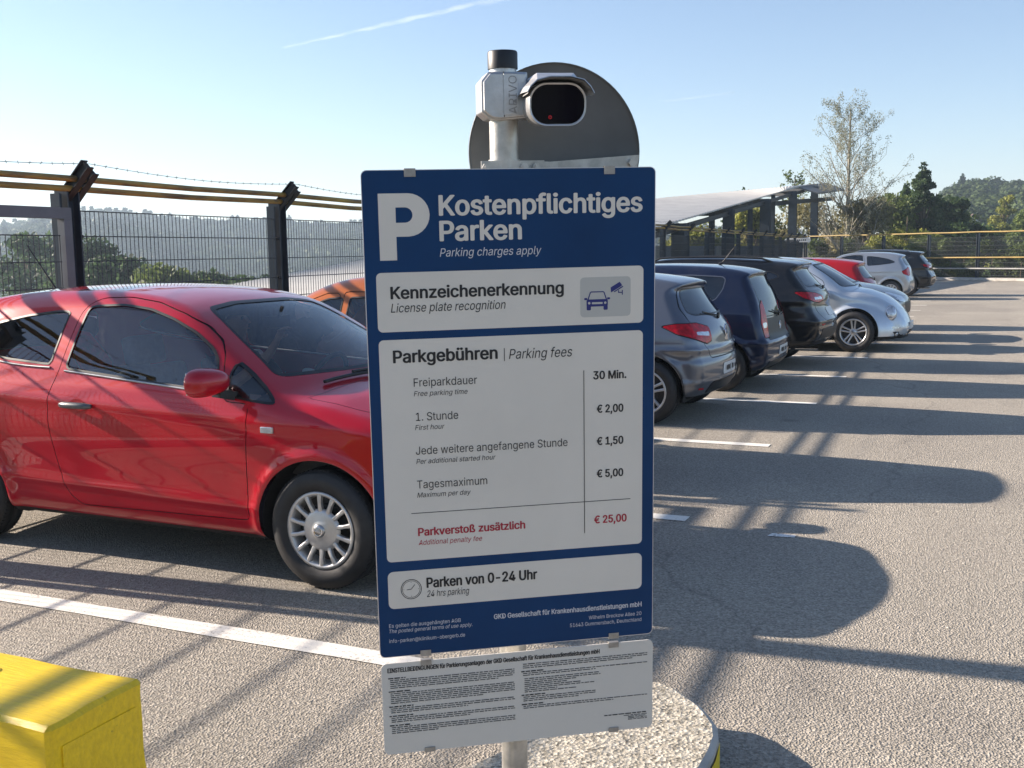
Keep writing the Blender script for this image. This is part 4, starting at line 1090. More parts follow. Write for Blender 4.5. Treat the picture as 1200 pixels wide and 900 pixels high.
    if 'rails' in sp:
        for sd in (1, -1):
            mb = MB(); x0, x1, yy, zz = sp['rails']; pts = []
            for k in range(13):
                x = x0 + (x1 - x0) * k / 12; P0 = np.array([[x, sd * yy, S.F.zmax + .06]])
                for _ in range(14): P0[:, 2] -= S.F(P0) * .8
                pts.append((x, sd * yy, P0[0, 2] + (.035 if 0 < k < 12 else -.004)))
            mb.tube(pts, .014, 8); mb.build('roof_rail', sp.get('rail_mat', 'black_plastic'), root)
    if 'exhaust' in sp:
        mb = MB(); mb.tube([(xr - .3, .45, .27), (S.F.xmin + .16, .45, .27)], .028, 12); mb.build('exhaust_pipe', 'chrome', root)
    return root, S

def hatch_prof(L_r, L_f, H, rear='hatch'):
    pass
# --- red three-door hatchback
CORSA = dict(prof=[(-1.60, .20), (-1.78, .235), (-1.885, .36), (-1.90, .56), (-1.85, .74), (-1.80, .93), (-1.71, 1.12), (-1.60, 1.29), (-1.60, 1.375), (-1.40, 1.435), (-1.05, 1.478), (-.65, 1.492), (-.25, 1.488), (.08, 1.455), (.36, 1.385), (.70, 1.23), (1.02, 1.075), (1.20, 1.00), (1.45, .955), (1.75, .865), (1.98, .72), (2.09, .55), (2.10, .40), (2.06, .26), (1.93, .20), (1.2, .19), (0, .19), (-1.0, .19)],
    sect=[(.10, .70), (.20, .775), (.28, .822), (.40, .842), (.55, .852), (.70, .857), (.83, .852), (.93, .838), (1.00, .812), (1.08, .782), (1.20, .728), (1.32, .665), (1.42, .60), (1.50, .545), (1.7, .42)],
    xr=-1.255, xf=1.256, R=.303, arch=.355, cf=.24, cr=.18, b=.10, tf=.10, tr=.07, r=.075, paint='paint_red', rim='hubcap', rimR=.195, tyre_w=.185, wheel_y=.835, under=.235,
    crease=[([(-1.2, .44), (.95, .385)], .007, .026), ([(-1.8, .93), (-.6, .885), (.6, .845), (1.7, .80)], .007, .035), ([(-.9, .58), (.8, .50)], -.004, .08)],
    side_panels=[('door', [(.865, .92), (.85, .70), (.835, .315), (-.33, .295), (-.42, .36), (-.485, .55), (-.525, .75), (-.52, .90), (-.475, 1.045), (-.455, 1.20), (-.435, 1.35), (-.40, 1.40), (-.33, 1.432), (-.14, 1.437), (.08, 1.410), (.29, 1.352), (.45, 1.290), (.575, 1.213), (.640, 1.145), (.682, 1.05), (.700, .965), (.715, .925)], None)],
    side_glass=[('sw1', [(-.395, 1.375), (-.36, 1.392), (-.15, 1.400), (.06, 1.378), (.25, 1.328), (.42, 1.262), (.56, 1.182), (.618, 1.128), (.652, 1.05), (.666, .965), (.33, .985), (-.435, 1.045)]),
                ('sw2', [(.705, 1.125), (.716, .948), (.90, .925), (1.00, .915), (1.01, .93), (.93, .99), (.81, 1.065)]),
                ('sw3', [(-.512, 1.360), (-.545, 1.062), (-.90, 1.085), (-1.22, 1.125), (-1.36, 1.165), (-1.34, 1.195), (-1.15, 1.275), (-.85, 1.335), (-.62, 1.362)])],
    wind=[(0, 1.035), (.40, 1.035), (.625, 1.032), (.655, 1.045), (.622, 1.10), (.545, 1.265), (.495, 1.350), (.455, 1.378), (.25, 1.400), (0, 1.405)], windx=.0, windx1=1.36,
    hood=[(1.19, 0), (1.19, .30), (1.15, .60), (1.12, .705), (1.40, .69), (1.75, .63), (1.95, .50), (2.04, .25), (2.06, 0), (2.06, -.3), (1.19, -.3)],
    tail_lamps=[('tl', [(.60, 1.18), (.80, 1.14), (1.00, .90), (.98, .78), (.72, .80), (.64, .92)])], rear_glass=[(0, 1.06), (.55, 1.06), (.60, 1.12), (.52, 1.29), (0, 1.31)],
    head_lamps=[('hl', [(.52, .62), (.95, .72), (1.10, .80), (1.12, .86), (.98, .86), (.62, .74), (.50, .66)])],
    front_patches=[('grille', [(0, .50), (.42, .50), (.46, .60), (.40, .66), (0, .67)], 'black_plastic'), ('lower_grille', [(0, .27), (.5, .28), (.46, .38), (0, .38)], 'black_plastic')],
    mirror=(.70, 1.035), handles=[(-.295, .858)], handle_mat='sign_back_grey', recess='paint_red', glass='clear_car_glass', wglass='windscreen_glass', wipers=[(1.21, .60, 1.23, .02), (1.22, .05, 1.10, -.52)], dash_x=.80, dash_z=.90, antenna=(-1.33, 1.44, .30, .25), seat_x=.08)
corsa, S_c = make_car('parked_car', 'bright red three-door hatchback with silver hubcaps left of the pole sign', (-4.222, 5.075), math.radians(-0.6), CORSA, h=.027)
# pale waist line and side repeater
for a_, b_ in ((-.43, .69), (-1.36, -.545)):
    for sd in (1, -1):
        mb = MB(); pts = []
        for k in range(9):
            x = a_ + (b_ - a_) * k / 8; z = (1.046 - (x + .43) * .072) if a_ > -1 else (1.166 - (x + 1.36) * .130 + .03 * math.sin(PI * k / 8) * -1)
            z -= .008
            P0 = np.array([[x, sd * .86, z]])
            for _ in range(8): P0[:, 1] -= sd * S_c.F(P0)
            pts.append((x, P0[0, 1] + sd * .002, z))
        mb.tube(pts, .0065, 6); mb.build('waist_moulding', 'brushed_steel', corsa)
for sd in (1, -1):
    P0 = np.array([[.985, sd * .9, .795]])
    for _ in range(8): P0[:, 1] -= sd * S_c.F(P0)
    mb = MB(); mb.box((.985, P0[0, 1] + sd * .004, .795), (.075, .014, .032)); mb.build('side_repeater', 'lamp_clear', corsa, bevel=.004)
# sticker at the foot of the windscreen
def corsa_top(x, y, o):
    P0 = np.array([[x, y, 1.45]])
    for _ in range(20): P0[:, 2] -= S_c.F(P0) * .7
    g_ = S_c.F.grad(P0)[0]; return tuple(P0[0] - g_ / np.linalg.norm(g_) * o)
mb = MB(); mb.add([corsa_top(.985 + .045 * math.cos(t), -.47 + .045 * math.sin(t), .008) for t in [2 * PI * k / 18 for k in range(18)]], [tuple(range(18))]); mb.build('windscreen_sticker', 'icon_tile', corsa)
mb = MB(); mb.box((.42, 0, 1.27), (.03, .20, .065)); mb.beam((.42, 0, 1.27), (.46, 0, 1.36), .015, .015, (0, 1, 0)); mb.build('rear_view_mirror', 'black_plastic', corsa)

# --- generic row cars
def sect(W, zb, zt, roofw):
    return [(.10, W * .82), (.20, W * .91), (.32, W * .975), (.50, W * .995), (.70, W), (zb - .12, W * .985), (zb - .03, W * .965), (zb + .08, W * .905), ((zb + zt) / 2, (W * .905 + roofw) / 2 + .015), (zt - .08, roofw), (zt, roofw - .05), (zt + .25, roofw - .2)]
CLIO = dict(prof=[(-1.62, .23), (-1.83, .27), (-1.915, .40), (-1.925, .58), (-1.885, .72), (-1.86, .86), (-1.80, .97), (-1.70, 1.10), (-1.58, 1.27), (-1.60, 1.345), (-1.35, 1.395), (-.95, 1.435), (-.45, 1.45), (.0, 1.43), (.35, 1.345), (.70, 1.18), (1.02, 1.02), (1.3, .95), (1.7, .86), (2.0, .70), (2.12, .5), (2.08, .28), (1.9, .21), (1, .2), (-1, .2)],
    sect=[(.10, .70), (.20, .78), (.32, .835), (.50, .855), (.66, .865), (.80, .868), (.90, .845), (1.0, .80), (1.10, .74), (1.22, .665), (1.34, .59), (1.42, .54), (1.7, .40)],
    xr=-1.295, xf=1.295, R=.312, arch=.365, cf=.22, cr=.20, b=.10, tf=.08, tr=.10, r=.085, rcrease=[(.705, .014, .022), (.63, -.010, .035), (.40, .010, .02)], crease=[([(-1.9, .73), (-.9, .70), (.9, .66)], .008, .03)], paint='paint_grey', rim='star5', rimR=.212, under=.27,
    side_panels=[('door', [(.80, .93), (.80, .33), (-.08, .31), (-.10, .98), (-.02, 1.36), (.12, 1.36), (.42, 1.26), (.7, 1.1)], None), ('door2', [(-.10, .98), (-.10, .31), (-.82, .33), (-.98, .60), (-1.06, .95), (-1.20, 1.12), (-1.0, 1.30), (-.6, 1.37), (-.05, 1.37)], None)],
    side_glass=[('sw1', [(-.06, 1.33), (.10, 1.32), (.40, 1.22), (.72, 1.02), (.72, .97), (-.08, 1.0)]), ('sw2', [(-.12, 1.33), (-.14, 1.0), (-.85, 1.04), (-1.14, 1.12), (-1.08, 1.20), (-.8, 1.29), (-.5, 1.335)])],
    wind=[(0, 1.0), (.66, .99), (.68, 1.03), (.52, 1.32), (.46, 1.35), (0, 1.37)], windx1=1.3,
    rear_glass=[(0, 1.02), (.50, 1.02), (.60, 1.055), (.55, 1.17), (.46, 1.275), (0, 1.285)],
    hatch=[(0, .62), (.50, .62), (.58, .74), (.66, .96), (.645, 1.10), (.50, 1.30), (0, 1.32)],
    tail_lamps=[('tl', [(.50, .78), (.64, .755), (.86, .80), (1.12, .855), (1.30, .94), (1.10, .965), (.78, .965), (.52, .92)]), ('clear1', [(.56, .83), (.84, .85), (.84, .88), (.56, .87)])],
    rear_patches=[('number_plate', [(-.3, .445), (.26, .445), (.26, .555), (-.3, .555)], 'plate_white'), ('bumper_insert', [(0, .28), (.55, .29), (.50, .40), (0, .41)], 'black_plastic'), ('reflector', [(.60, .33), (.72, .335), (.72, .355), (.60, .35)], 'lamp_red')],
    mirror=(.66, 1.02), handles=[(-.02 + .12, .88)], rwiper=(0, 1.0, .34), seat_z=.38)
G = 'cars parked in the row along the fence'
def badge(root, S, z, kind):
    P0 = np.array([[S.F.xmin - .05, 0.0, z]])
    for _ in range(12): P0[:, 0] += S.F(P0) * .9
    x = P0[0, 0] - .008; mb = MB()
    if kind == 'diamond':
        o_ = [(0, .055), (.042, 0), (0, -.055), (-.042, 0)]
        for i in range(4): a_, b_ = o_[i], o_[(i + 1) % 4]; mb.beam((x, a_[0], z + a_[1]), (x - .004, b_[0], z + b_[1]), .012, .014, (1, 0, 0))
    else: torus(mb, (x, 0, z), .045, .006, Matrix.Rotation(PI / 2, 3, 'Y')); mb.beam((x, -.02, z + .03), (x, 0, z - .03), .008, .008, (1, 0, 0)); mb.beam((x, .02, z + .03), (x, 0, z - .03), .008, .008, (1, 0, 0))
    mb.build('badge', 'chrome', root)
def bars_on_plate(root, S, z, side=0):
    P0 = np.array([[S.F.xmin - .05, 0.0, z]])
    for _ in range(12): P0[:, 0] += S.F(P0) * .9
    x = P0[0, 0] - .006; mb = MB()
    for k, w_ in enumerate((.02, 0, .018, .022, 0, .016, .02, .018, .02)):
        if w_: mb.box((x, -.17 + k * .042, z), (.003, w_, .052 if k % 2 else .044))
    mb.build('plate_print', 'print_black', root)
clio, S_ = make_car('parked_car', 'dark grey hatchback with double-spoke alloys, first car visible right of the sign', (-4.27, 10.42), PI, CLIO, G, h=.025); bars_on_plate(clio, S_, .5); badge(clio, S_, .86, 'diamond')
UP = dict(prof=[(-1.45, .22), (-1.68, .26), (-1.77, .36), (-1.785, .55), (-1.74, .66), (-1.715, .80), (-1.68, .95), (-1.60, 1.14), (-1.50, 1.32), (-1.49, 1.385), (-1.28, 1.435), (-.9, 1.472), (-.3, 1.485), (.25, 1.46), (.60, 1.36), (.95, 1.15), (1.18, 1.0), (1.45, .93), (1.66, .80), (1.76, .6), (1.76, .38), (1.68, .24), (1.2, .2), (-1, .2)],
    sect=sect(.82, .96, 1.48, .565), xr=-1.20, xf=1.207, R=.292, arch=.345, cf=.16, cr=.11, b=.09, tf=.06, tr=.05, r=.075, rcrease=[(.57, .014, .022), (.38, -.008, .03)], paint='paint_navy', rim='steel', rimR=.19, under=.25, tyre_w=.17,
    side_panels=[('door', [(.80, .92), (.80, .32), (-.35, .31), (-.40, .98), (-.36, 1.38), (.15, 1.40), (.48, 1.30), (.75, 1.12)], None)],
    side_glass=[('sw1', [(-.33, 1.35), (.14, 1.36), (.45, 1.27), (.74, 1.05), (.74, .96), (-.35, 1.0)]), ('sw2', [(-.43, 1.355), (-.45, 1.01), (-.95, 1.02), (-1.12, 1.06), (-1.20, 1.18), (-1.22, 1.30), (-1.18, 1.335), (-.8, 1.355)])],
    seal='paint_grey', wind=[(0, 1.0), (.66, .99), (.68, 1.03), (.55, 1.33), (.5, 1.38), (0, 1.40)], windx=.2, windx1=1.3,
    rear_glass=[(0, .86), (.585, .86), (.60, .90), (.575, 1.10), (.53, 1.30), (.48, 1.35), (0, 1.36)],
    tail_lamps=[('tl', [(.625, .62), (.80, .62), (.87, .80), (.80, 1.00), (.68, 1.07), (.63, .90)]), ('clear1', [(.66, .74), (.80, .74), (.82, .80), (.66, .80)])],
    rear_patches=[('number_plate', [(-.3, .40), (.26, .40), (.26, .51), (-.3, .51)], 'plate_white'), ('tailgate_panel', [(0, .60), (.59, .60), (.60, .845), (0, .845)], 'black_plastic'), ('bumper_insert', [(0, .25), (.62, .26), (.6, .345), (0, .35)], 'black_plastic')],
    mirror=(.68, 1.0), rwiper=(0, .88, .30), antenna=(-1.02, 1.475, .20, .16), seat_z=.42, handles=[(-.22, .88)])
up, S_ = make_car('parked_car', 'small navy city car with upright red lamps and whip antenna, second right of the sign', (-4.05, 12.93), PI, UP, G, h=.026); bars_on_plate(up, S_, .455); badge(up, S_, .74, 'ring')
SUV = dict(prof=[(-1.85, .30), (-2.10, .34), (-2.20, .47), (-2.21, .66), (-2.14, .80), (-2.11, .95), (-2.06, 1.06), (-1.93, 1.20), (-1.80, 1.36), (-1.84, 1.45), (-1.5, 1.50), (-1.0, 1.535), (-.4, 1.55), (.15, 1.53), (.5, 1.44), (.9, 1.24), (1.22, 1.09), (1.6, 1.03), (2.0, .92), (2.22, .72), (2.24, .48), (2.15, .3), (1.5, .26), (-1.2, .26)],
    sect=sect(.915, 1.03, 1.55, .64), xr=-1.345, xf=1.345, R=.345, arch=.405, cf=.2, cr=.15, b=.08, r=.085, rcrease=[(.66, .018, .03), (.86, -.012, .05), (1.07, .010, .02)], crease=[([(-1.9, .93), (-.9, .92), (.9, .88)], .010, .03)], paint='paint_black', rim='five', rimR=.235, under=.31, clad=.40,
    side_panels=[('door', [(.86, 1.0), (.86, .42), (-.10, .42), (-.10, 1.05), (-.06, 1.44), (.2, 1.44), (.5, 1.34), (.8, 1.16)], None), ('door2', [(-.10, 1.05), (-.10, .42), (-.82, .42), (-1.0, .70), (-1.1, 1.05), (-1.25, 1.18), (-1.1, 1.36), (-.7, 1.44), (-.08, 1.45)], None)],
    side_glass=[('sw1', [(-.05, 1.40), (.18, 1.395), (.5, 1.29), (.80, 1.09), (.80, 1.05), (-.08, 1.08)]), ('sw2', [(-.13, 1.40), (-.14, 1.08), (-1.05, 1.13), (-1.16, 1.20), (-1.0, 1.36), (-.6, 1.40)]), ('sw3', [(-1.15, 1.33), (-1.28, 1.20), (-1.50, 1.22), (-1.60, 1.27), (-1.45, 1.34)])],
    wind=[(0, 1.09), (.68, 1.07), (.70, 1.12), (.56, 1.39), (.5, 1.44), (0, 1.46)], windx=.2, windx1=1.4,
    rear_glass=[(0, 1.12), (.58, 1.12), (.64, 1.16), (.56, 1.33), (.50, 1.38), (0, 1.39)], hatch=[(0, .66), (.55, .66), (.66, .80), (.70, 1.06), (.66, 1.18), (.55, 1.42), (0, 1.43)],
    tail_lamps=[('tl', [(.40, .93), (.66, .90), (.90, .92), (1.14, .97), (1.30, 1.07), (1.02, 1.065), (.72, 1.045), (.42, 1.00)]), ('clear1', [(.50, .95), (.82, .95), (.90, .985), (.50, .985)])],
    rear_patches=[('number_plate', [(-.3, .72), (.26, .72), (.26, .83), (-.3, .83)], 'plate_white'), ('bumper_insert', [(0, .42), (.7, .42), (.66, .56), (0, .57)], 'black_plastic'), ('reflector', [(.56, .60), (.72, .60), (.72, .63), (.56, .63)], 'lamp_red')],
    mirror=(.74, 1.10), rwiper=(0, 1.10, .30), rails=(-1.45, .3, .58, 1.5), handles=[(.02, .96), (-.80, .98)], seat_z=.5, dash_z=.95, exhaust=1)
suv, S_ = make_car('parked_car', 'black crossover with wide red tail lamps beside the silver rounded car', (-4.22, 15.42), PI, SUV, G, h=.03)
# --- silver rounded retro car facing the lane
def beetle_union(f, x, ay, z):
    for xw, L_ in ((1.235, .60), (-1.27, .62)):
        q = np.sqrt(((x - xw) / L_) ** 2 + ((ay - .55) / .325) ** 2 + ((z - .30) / .47) ** 2) - 1
        q = q * .40
        q = np.maximum(q, .2 - z)
        k = .05; hh = np.clip(.5 + .5 * (q - f) / k, 0, 1); f = q * (1 - hh) + f * hh - k * hh * (1 - hh)
    run = np.maximum(np.maximum(np.abs(x) - 1.1, np.abs(z - .27) - .07), ay - .83); f = np.minimum(f, run)
    return f
BEETLE = dict(prof=[(-1.7, .22), (-1.93, .27), (-2.02, .42), (-2.0, .60), (-1.88, .84), (-1.66, 1.07), (-1.30, 1.30), (-.85, 1.445), (-.35, 1.50), (.05, 1.50), (.42, 1.445), (.78, 1.28), (1.10, 1.08), (1.25, 1.00), (1.42, .965), (1.66, .87), (1.85, .73), (1.97, .58), (2.04, .44), (2.05, .34), (1.98, .24), (1.8, .20), (0, .2)],
    sect=[(.10, .64), (.22, .70), (.40, .73), (.60, .735), (.80, .735), (.92, .73), (1.0, .705), (1.15, .645), (1.30, .56), (1.42, .47), (1.5, .40), (1.7, .3)],
    union=beetle_union, xr=-1.27, xf=1.235, R=.318, arch=.375, cf=.26, cr=.26, b=.13, tf=.22, tr=.2, r=.12, paint='paint_iceblue', rim='star5', rimR=.212, under=.25, wheel_y=.845, wy=.48,
    side_panels=[('door', [(.82, .90), (.82, .36), (-.42, .36), (-.46, .95), (-.40, 1.34), (.1, 1.40), (.45, 1.30), (.74, 1.12)], None)],
    side_glass=[('sw1', [(-.36, 1.31), (-.05, 1.36), (.22, 1.34), (.48, 1.22), (.80, 1.0), (.80, .96), (-.40, .98)]), ('sw2', [(-.47, 1.29), (-.50, .98), (-1.05, 1.00), (-1.12, 1.04), (-.95, 1.15), (-.70, 1.25)])],
    wind=[(0, 1.035), (.54, 1.02), (.60, 1.03), (.56, 1.12), (.46, 1.33), (.40, 1.38), (0, 1.41)], windx=.15, windx1=1.35,
    hood=[(1.24, 0), (1.23, .3), (1.18, .56), (1.35, .56), (1.65, .44), (1.88, .28), (1.96, 0), (1.96, -.2), (1.24, -.2)],
    head_lamps=[], tail_lamps=[], front_patches=[('lower_grille', [(0, .27), (.30, .27), (.30, .34), (0, .35)], 'black_plastic')], rear_glass=[(0, 1.02), (.38, 1.02), (.42, 1.2), (0, 1.3)],
    mirror=(.70, 1.0), handles=[(-.28, .80)], wipers=[(1.2, .5, 1.22, .0)], seat_z=.42)
beetle, S_b = make_car('parked_car', 'silver rounded retro car parked nose-out with round headlamps and star alloys', (-3.21, 18.22), 0, BEETLE, G, h=.03)
def front_solve(S, y, z):
    P0 = np.array([[S.F.xmax + .1, y, z]])
    for _ in range(14): P0[:, 0] -= S.F(P0) * .9
    return P0[0], S.F.grad(P0)[0]
for sd in (1, -1):
    P0, n_ = front_solve(S_b, sd * .585, .615); n_ = Vector(n_).normalized(); up_ = Vector((0, 0, 1)); 
    Mq = Matrix.Translation(Vector(P0) - n_ * .012) @ n_.to_track_quat('Y', 'Z').to_matrix().to_4x4() @ Matrix.Diagonal((.92, 1, 1.22, 1))
    mb = MB(); mb.lathe([(0, .05), (.04, .047), (.075, .036), (.098, .018), (.102, .0)], Mq, 28); hl = mb.build('headlamp', 'lamp_clear', beetle)
    mb = MB(); mb.lathe([(.100, .016), (.106, .019), (.110, .006), (.108, -.01)], Mq, 28); mb.build('lamp_ring', 'paint_iceblue', hl)
    P0, n_ = front_solve(S_b, sd * .60, .385); n_ = Vector(n_).normalized(); Mq = Matrix.Translation(Vector(P0)) @ n_.to_track_quat('Y', 'Z').to_matrix().to_4x4()
    mb = MB(); mb.prism(rrect(-.10, -.016, .10, .016, .012), lambda a, b: Mq @ Vector((a, -.01, b)), lambda a, b: Mq @ Vector((a, .012, b))); mb.build('turn_signal', 'lamp_clear', beetle)
    P0, n_ = front_solve(S_b, sd * .56, .275); n_ = Vector(n_).normalized(); Mq = Matrix.Translation(Vector(P0)) @ n_.to_track_quat('Y', 'Z').to_matrix().to_4x4()
    mb = MB(); mb.prism(rrect(-.13, -.045, .13, .045, .04), lambda a, b: Mq @ Vector((a, -.01, b)), lambda a, b: Mq @ Vector((a, .008, b))); fg = mb.build('fog_lamp_housing', 'black_plastic', beetle)
    mb = MB(); mb.lathe([(0, .016), (.03, .012), (.034, .006)], Mq, 16); mb.build('fog_lamp', 'lamp_clear', fg)
P0, n_ = front_solve(S_b, 0, .46)
mb = MB(); mb.box((P0[0] + .012, 0, .40), (.02, .52, .11)); mb.build('number_plate', 'plate_white', beetle)
GEN = dict(CLIO)
SEDAN = dict(SUV); SEDAN.update(xscale=.88, paint='paint_slate', prof=[(x, z * .94 if z > .9 else z) for x, z in SUV['prof']], sect=sect(.89, .96, 1.46, .62), clad=.30, rails=(-1.45, .3, .58, 1.5),
    side_panels=[(n, [(x, z * .94) for x, z in p], m) for n, p, m in SUV['side_panels']], side_glass=[(n, [(x, z * .94) for x, z in p]) for n, p in SUV['side_glass']],
    wind=[(y, z * .945) for y, z in SUV['wind']], rear_glass=[(y, z * .94) for y, z in SUV['rear_glass']], hatch=[(y, z * .94) for y, z in SUV['hatch']], mirror=(.74, 1.04),
    hood=[(1.28, 0), (1.26, .4), (1.22, .70), (1.6, .70), (2.0, .58), (2.15, .3), (2.17, 0), (2.17, -.2), (1.28, -.2)],
    head_lamps=[('hl', [(.50, .66), (.92, .70), (1.2, .78), (1.22, .86), (1.0, .85), (.6, .77)])], front_patches=[('grille', [(0, .48), (.5, .48), (.5, .68), (0, .68)], 'black_plastic')])
make_car('parked_car', 'dark grey estate car parked nose-out behind the silver rounded car', (-3.32, 20.4), 0, SEDAN, G, h=.045)
RED = dict(CLIO); RED.update(paint='paint_cherry', rim='five', glass='tinted_car_glass')
RED['tail_lamps'] = [('tl', [(.56, .70), (.74, .70), (.92, .78), (.98, .96), (.80, .97), (.60, .93)])]
make_car('parked_car', 'cherry red hatchback parked tail-out beyond the dark estate', (-4.0, 22.85), PI, RED, G, h=.045)
SIL = dict(CORSA); SIL.update(paint='paint_silver', rim='ten', glass='tinted_car_glass', tail_lamps=[('tl', [(.56, 1.02), (.70, 1.02), (.95, .96), (1.16, .90), (1.10, .80), (.86, .74), (.62, .76)])], recess='seam_black', handle_mat='paint_silver', antenna=(-1.2, 1.46, .06, .05))
SIL.pop('wipers')
make_car('parked_car', 'silver hatchback standing alone beyond the empty bays, before the last dark car', (-4.12, 35.5), PI, SIL, G, h=.045)
WAG = dict(SUV); WAG.update(paint='paint_black', rail_mat='brushed_steel')
make_car('parked_car', 'black estate car with pale roof rails, last in the row', (-3.95, 38.1), PI, WAG, G, h=.05)
ORA = dict(CLIO); ORA.update(paint='paint_orange', rim='seven', glass='clear_car_glass', prof=[(x, z * 1.035 if z > .9 else z) for x, z in CLIO['prof']], sect=[(z * 1.03 if z > .9 else z, y) for z, y in CLIO['sect']], xscale=.88)
make_car('parked_car', 'orange hatchback parked nose-in behind the red three-door', (-4.61, 7.55), PI, ORA, G, h=.04)

# --- the driver: one skinned body, seated, right forearm raised
def driver():
    root = empty('person', (-4.222 - .03, 5.075 + .34, 0.42), math.radians(-.6), 'driver in a dark shirt seated in the red car with one forearm raised', 'person')
    V = [(0, 0, .16, .15, .12), (-.06, 0, .34, .16, .11), (-.12, 0, .52, .17, .11), (-.15, 0, .62, .09, .08), (-.14, 0, .70, .055, .055), (-.125, 0, .80, .075, .085), (-.12, 0, .88, .07, .08),   # 0-6 spine, head
         (-.13, .19, .58, .06, .06), (.02, .27, .38, .048, .048), (.22, .18, .42, .036, .036), (.30, .14, .45, .028, .028),          # 7-10 left arm to wheel
         (-.13, -.19, .58, .06, .06), (.02, -.25, .44, .048, .048), (.20, -.13, .61, .034, .034), (.25, -.10, .70, .026, .026),           # 11-14 right arm raised
         (.10, .10, .14, .09, .09), (.48, .12, .22, .075, .075), (.70, .12, -.06, .05, .05), (.10, -.10, .14, .09, .09), (.48, -.12, .22, .075, .075), (.70, -.12, -.06, .05, .05)]
    E_ = [(0, 1), (1, 2), (2, 3), (3, 4), (4, 5), (5, 6), (2, 7), (7, 8), (8, 9), (9, 10), (2, 11), (11, 12), (12, 13), (13, 14), (0, 15), (15, 16), (16, 17), (0, 18), (18, 19), (19, 20)]
    # hands: palm + five fingers each
    def hand(wi, d, side):
        w_ = Vector(V[wi][:3]); d = Vector(d).normalized(); s_ = d.cross(Vector((1, .2, 0))).normalized() * side; n_ = d.cross(s_)
        pi = len(V); V.append((*(w_ + d * .055), .030, .016)); E_.append((wi, pi))
        for k, (off, L_) in enumerate(((-.026, .060), (-.009, .072), (.009, .070), (.026, .055))):
            a = w_ + d * .09 + s_ * off; V.append((*a, .0095, .0095)); E_.append((pi, len(V) - 1))
            b = a + (d * .8 + n_ * .5) * L_ * .5; V.append((*b, .0085, .0085)); E_.append((len(V) - 2, len(V) - 1))
            c = b + (d * .35 + n_ * .9) * L_ * .5; V.append((*c, .007, .007)); E_.append((len(V) - 2, len(V) - 1))
        a = w_ + d * .04 - s_ * .035; V.append((*a, .011, .011)); E_.append((pi, len(V) - 1)); b = a + (d * .6 - s_ * .5 + n_ * .6) * .045; V.append((*b, .009, .009)); E_.append((len(V) - 2, len(V) - 1))
    hand(10, (.8, -.1, .4), 1); hand(14, (.5, .1, .9), -1)
    me = D.meshes.new('person_body'); me.from_pydata([v[:3] for v in V], E_, []); o = link('body', me, 'skin', root)
    sk = o.modifiers.new('skin', 'SKIN'); me.skin_vertices or me.skin_vertices
    for i, v in enumerate(V): me.skin_vertices[0].data[i].radius = (v[3], v[4])
    me.skin_vertices[0].data[0].use_root = True
    ss = o.modifiers.new('sub', 'SUBSURF'); ss.levels = 1; ss.render_levels = 1
    # shirt follows torso and upper arms
    sv = [(0, 0, .13, .165, .135), (-.06, 0, .34, .172, .124), (-.12, 0, .52, .182, .122), (-.145, 0, .605, .11, .095), (-.13, .20, .58, .073, .073), (.0, .265, .40, .062, .062), (-.13, -.20, .58, .073, .073), (.0, -.245, .46, .062, .062)]
    me = D.meshes.new('shirt'); me.from_pydata([v[:3] for v in sv], [(0, 1), (1, 2), (2, 3), (2, 4), (4, 5), (2, 6), (6, 7)], []); s_ = link('shirt', me, 'dark_shirt', root); s_.modifiers.new('skin', 'SKIN')
    for i, v in enumerate(sv): me.skin_vertices[0].data[i].radius = (v[3], v[4])
    me.skin_vertices[0].data[0].use_root = True
    q = s_.modifiers.new('sub', 'SUBSURF'); q.levels = 1; q.render_levels = 1
    bm = bmesh.new(); bmesh.ops.create_uvsphere(bm, u_segments=20, v_segments=14, radius=1)
    for v in bm.verts: v.co = Vector((v.co.x * .098 - .135 - .012, v.co.y * .088, v.co.z * .10 + .865))
    bmesh.ops.delete(bm, geom=[v for v in bm.verts if v.co.z < .86 and v.co.x > -.13], context='VERTS')
    for f in bm.faces: f.smooth = True
    me = D.meshes.new('hair'); bm.to_mesh(me); bm.free(); link('hair', me, 'brown_hair', root)
    mb = MB()
    for sd in (-1, 1): mb.lathe([(0, .006), (.009, .003), (.011, -.004)], Matrix.Translation((-.052, sd * .030, .845)) @ Matrix.Rotation(-PI / 2, 4, 'Z'), 10)
    mb.build('eyes', 'print_black', root)
    mb = MB(); mb.prism([(-.045, .805), (-.020, .812), (-.045, .848)], lambda a, b: (a, -.012, b), lambda a, b: (a, .012, b)); mb.box((-.046, 0, .778), (.012, .045, .010)); mb.build('nose_and_mouth', 'skin', root, bevel=.003)
driver()

# ------------------------------------------------------------------ the parking sign on its pole
ST = Vector((-0.8876, 1.9689, 1.8161)); SU = Vector((0.8235, 0.5672, 0.0106)); SV = Vector((0.0201, -0.0478, 0.9987)); SN = Vector((0.5669, -0.8222, -0.0508))
LV = 1.668
SM = Matrix(((SU.x, -SN.x, SV.x, 0), (SU.y, -SN.y, SV.y, 0), (SU.z, -SN.z, SV.z, 0), (0, 0, 0, 1)))
SM = Matrix.Translation(ST - SV * LV) @ SM
def sroot(name, label, cat, v0=0.0):
    r = empty(name, label=label, cat=cat); r.matrix_world = SM @ Matrix.Translation((0, 0, v0)); r['_v0'] = v0; return r
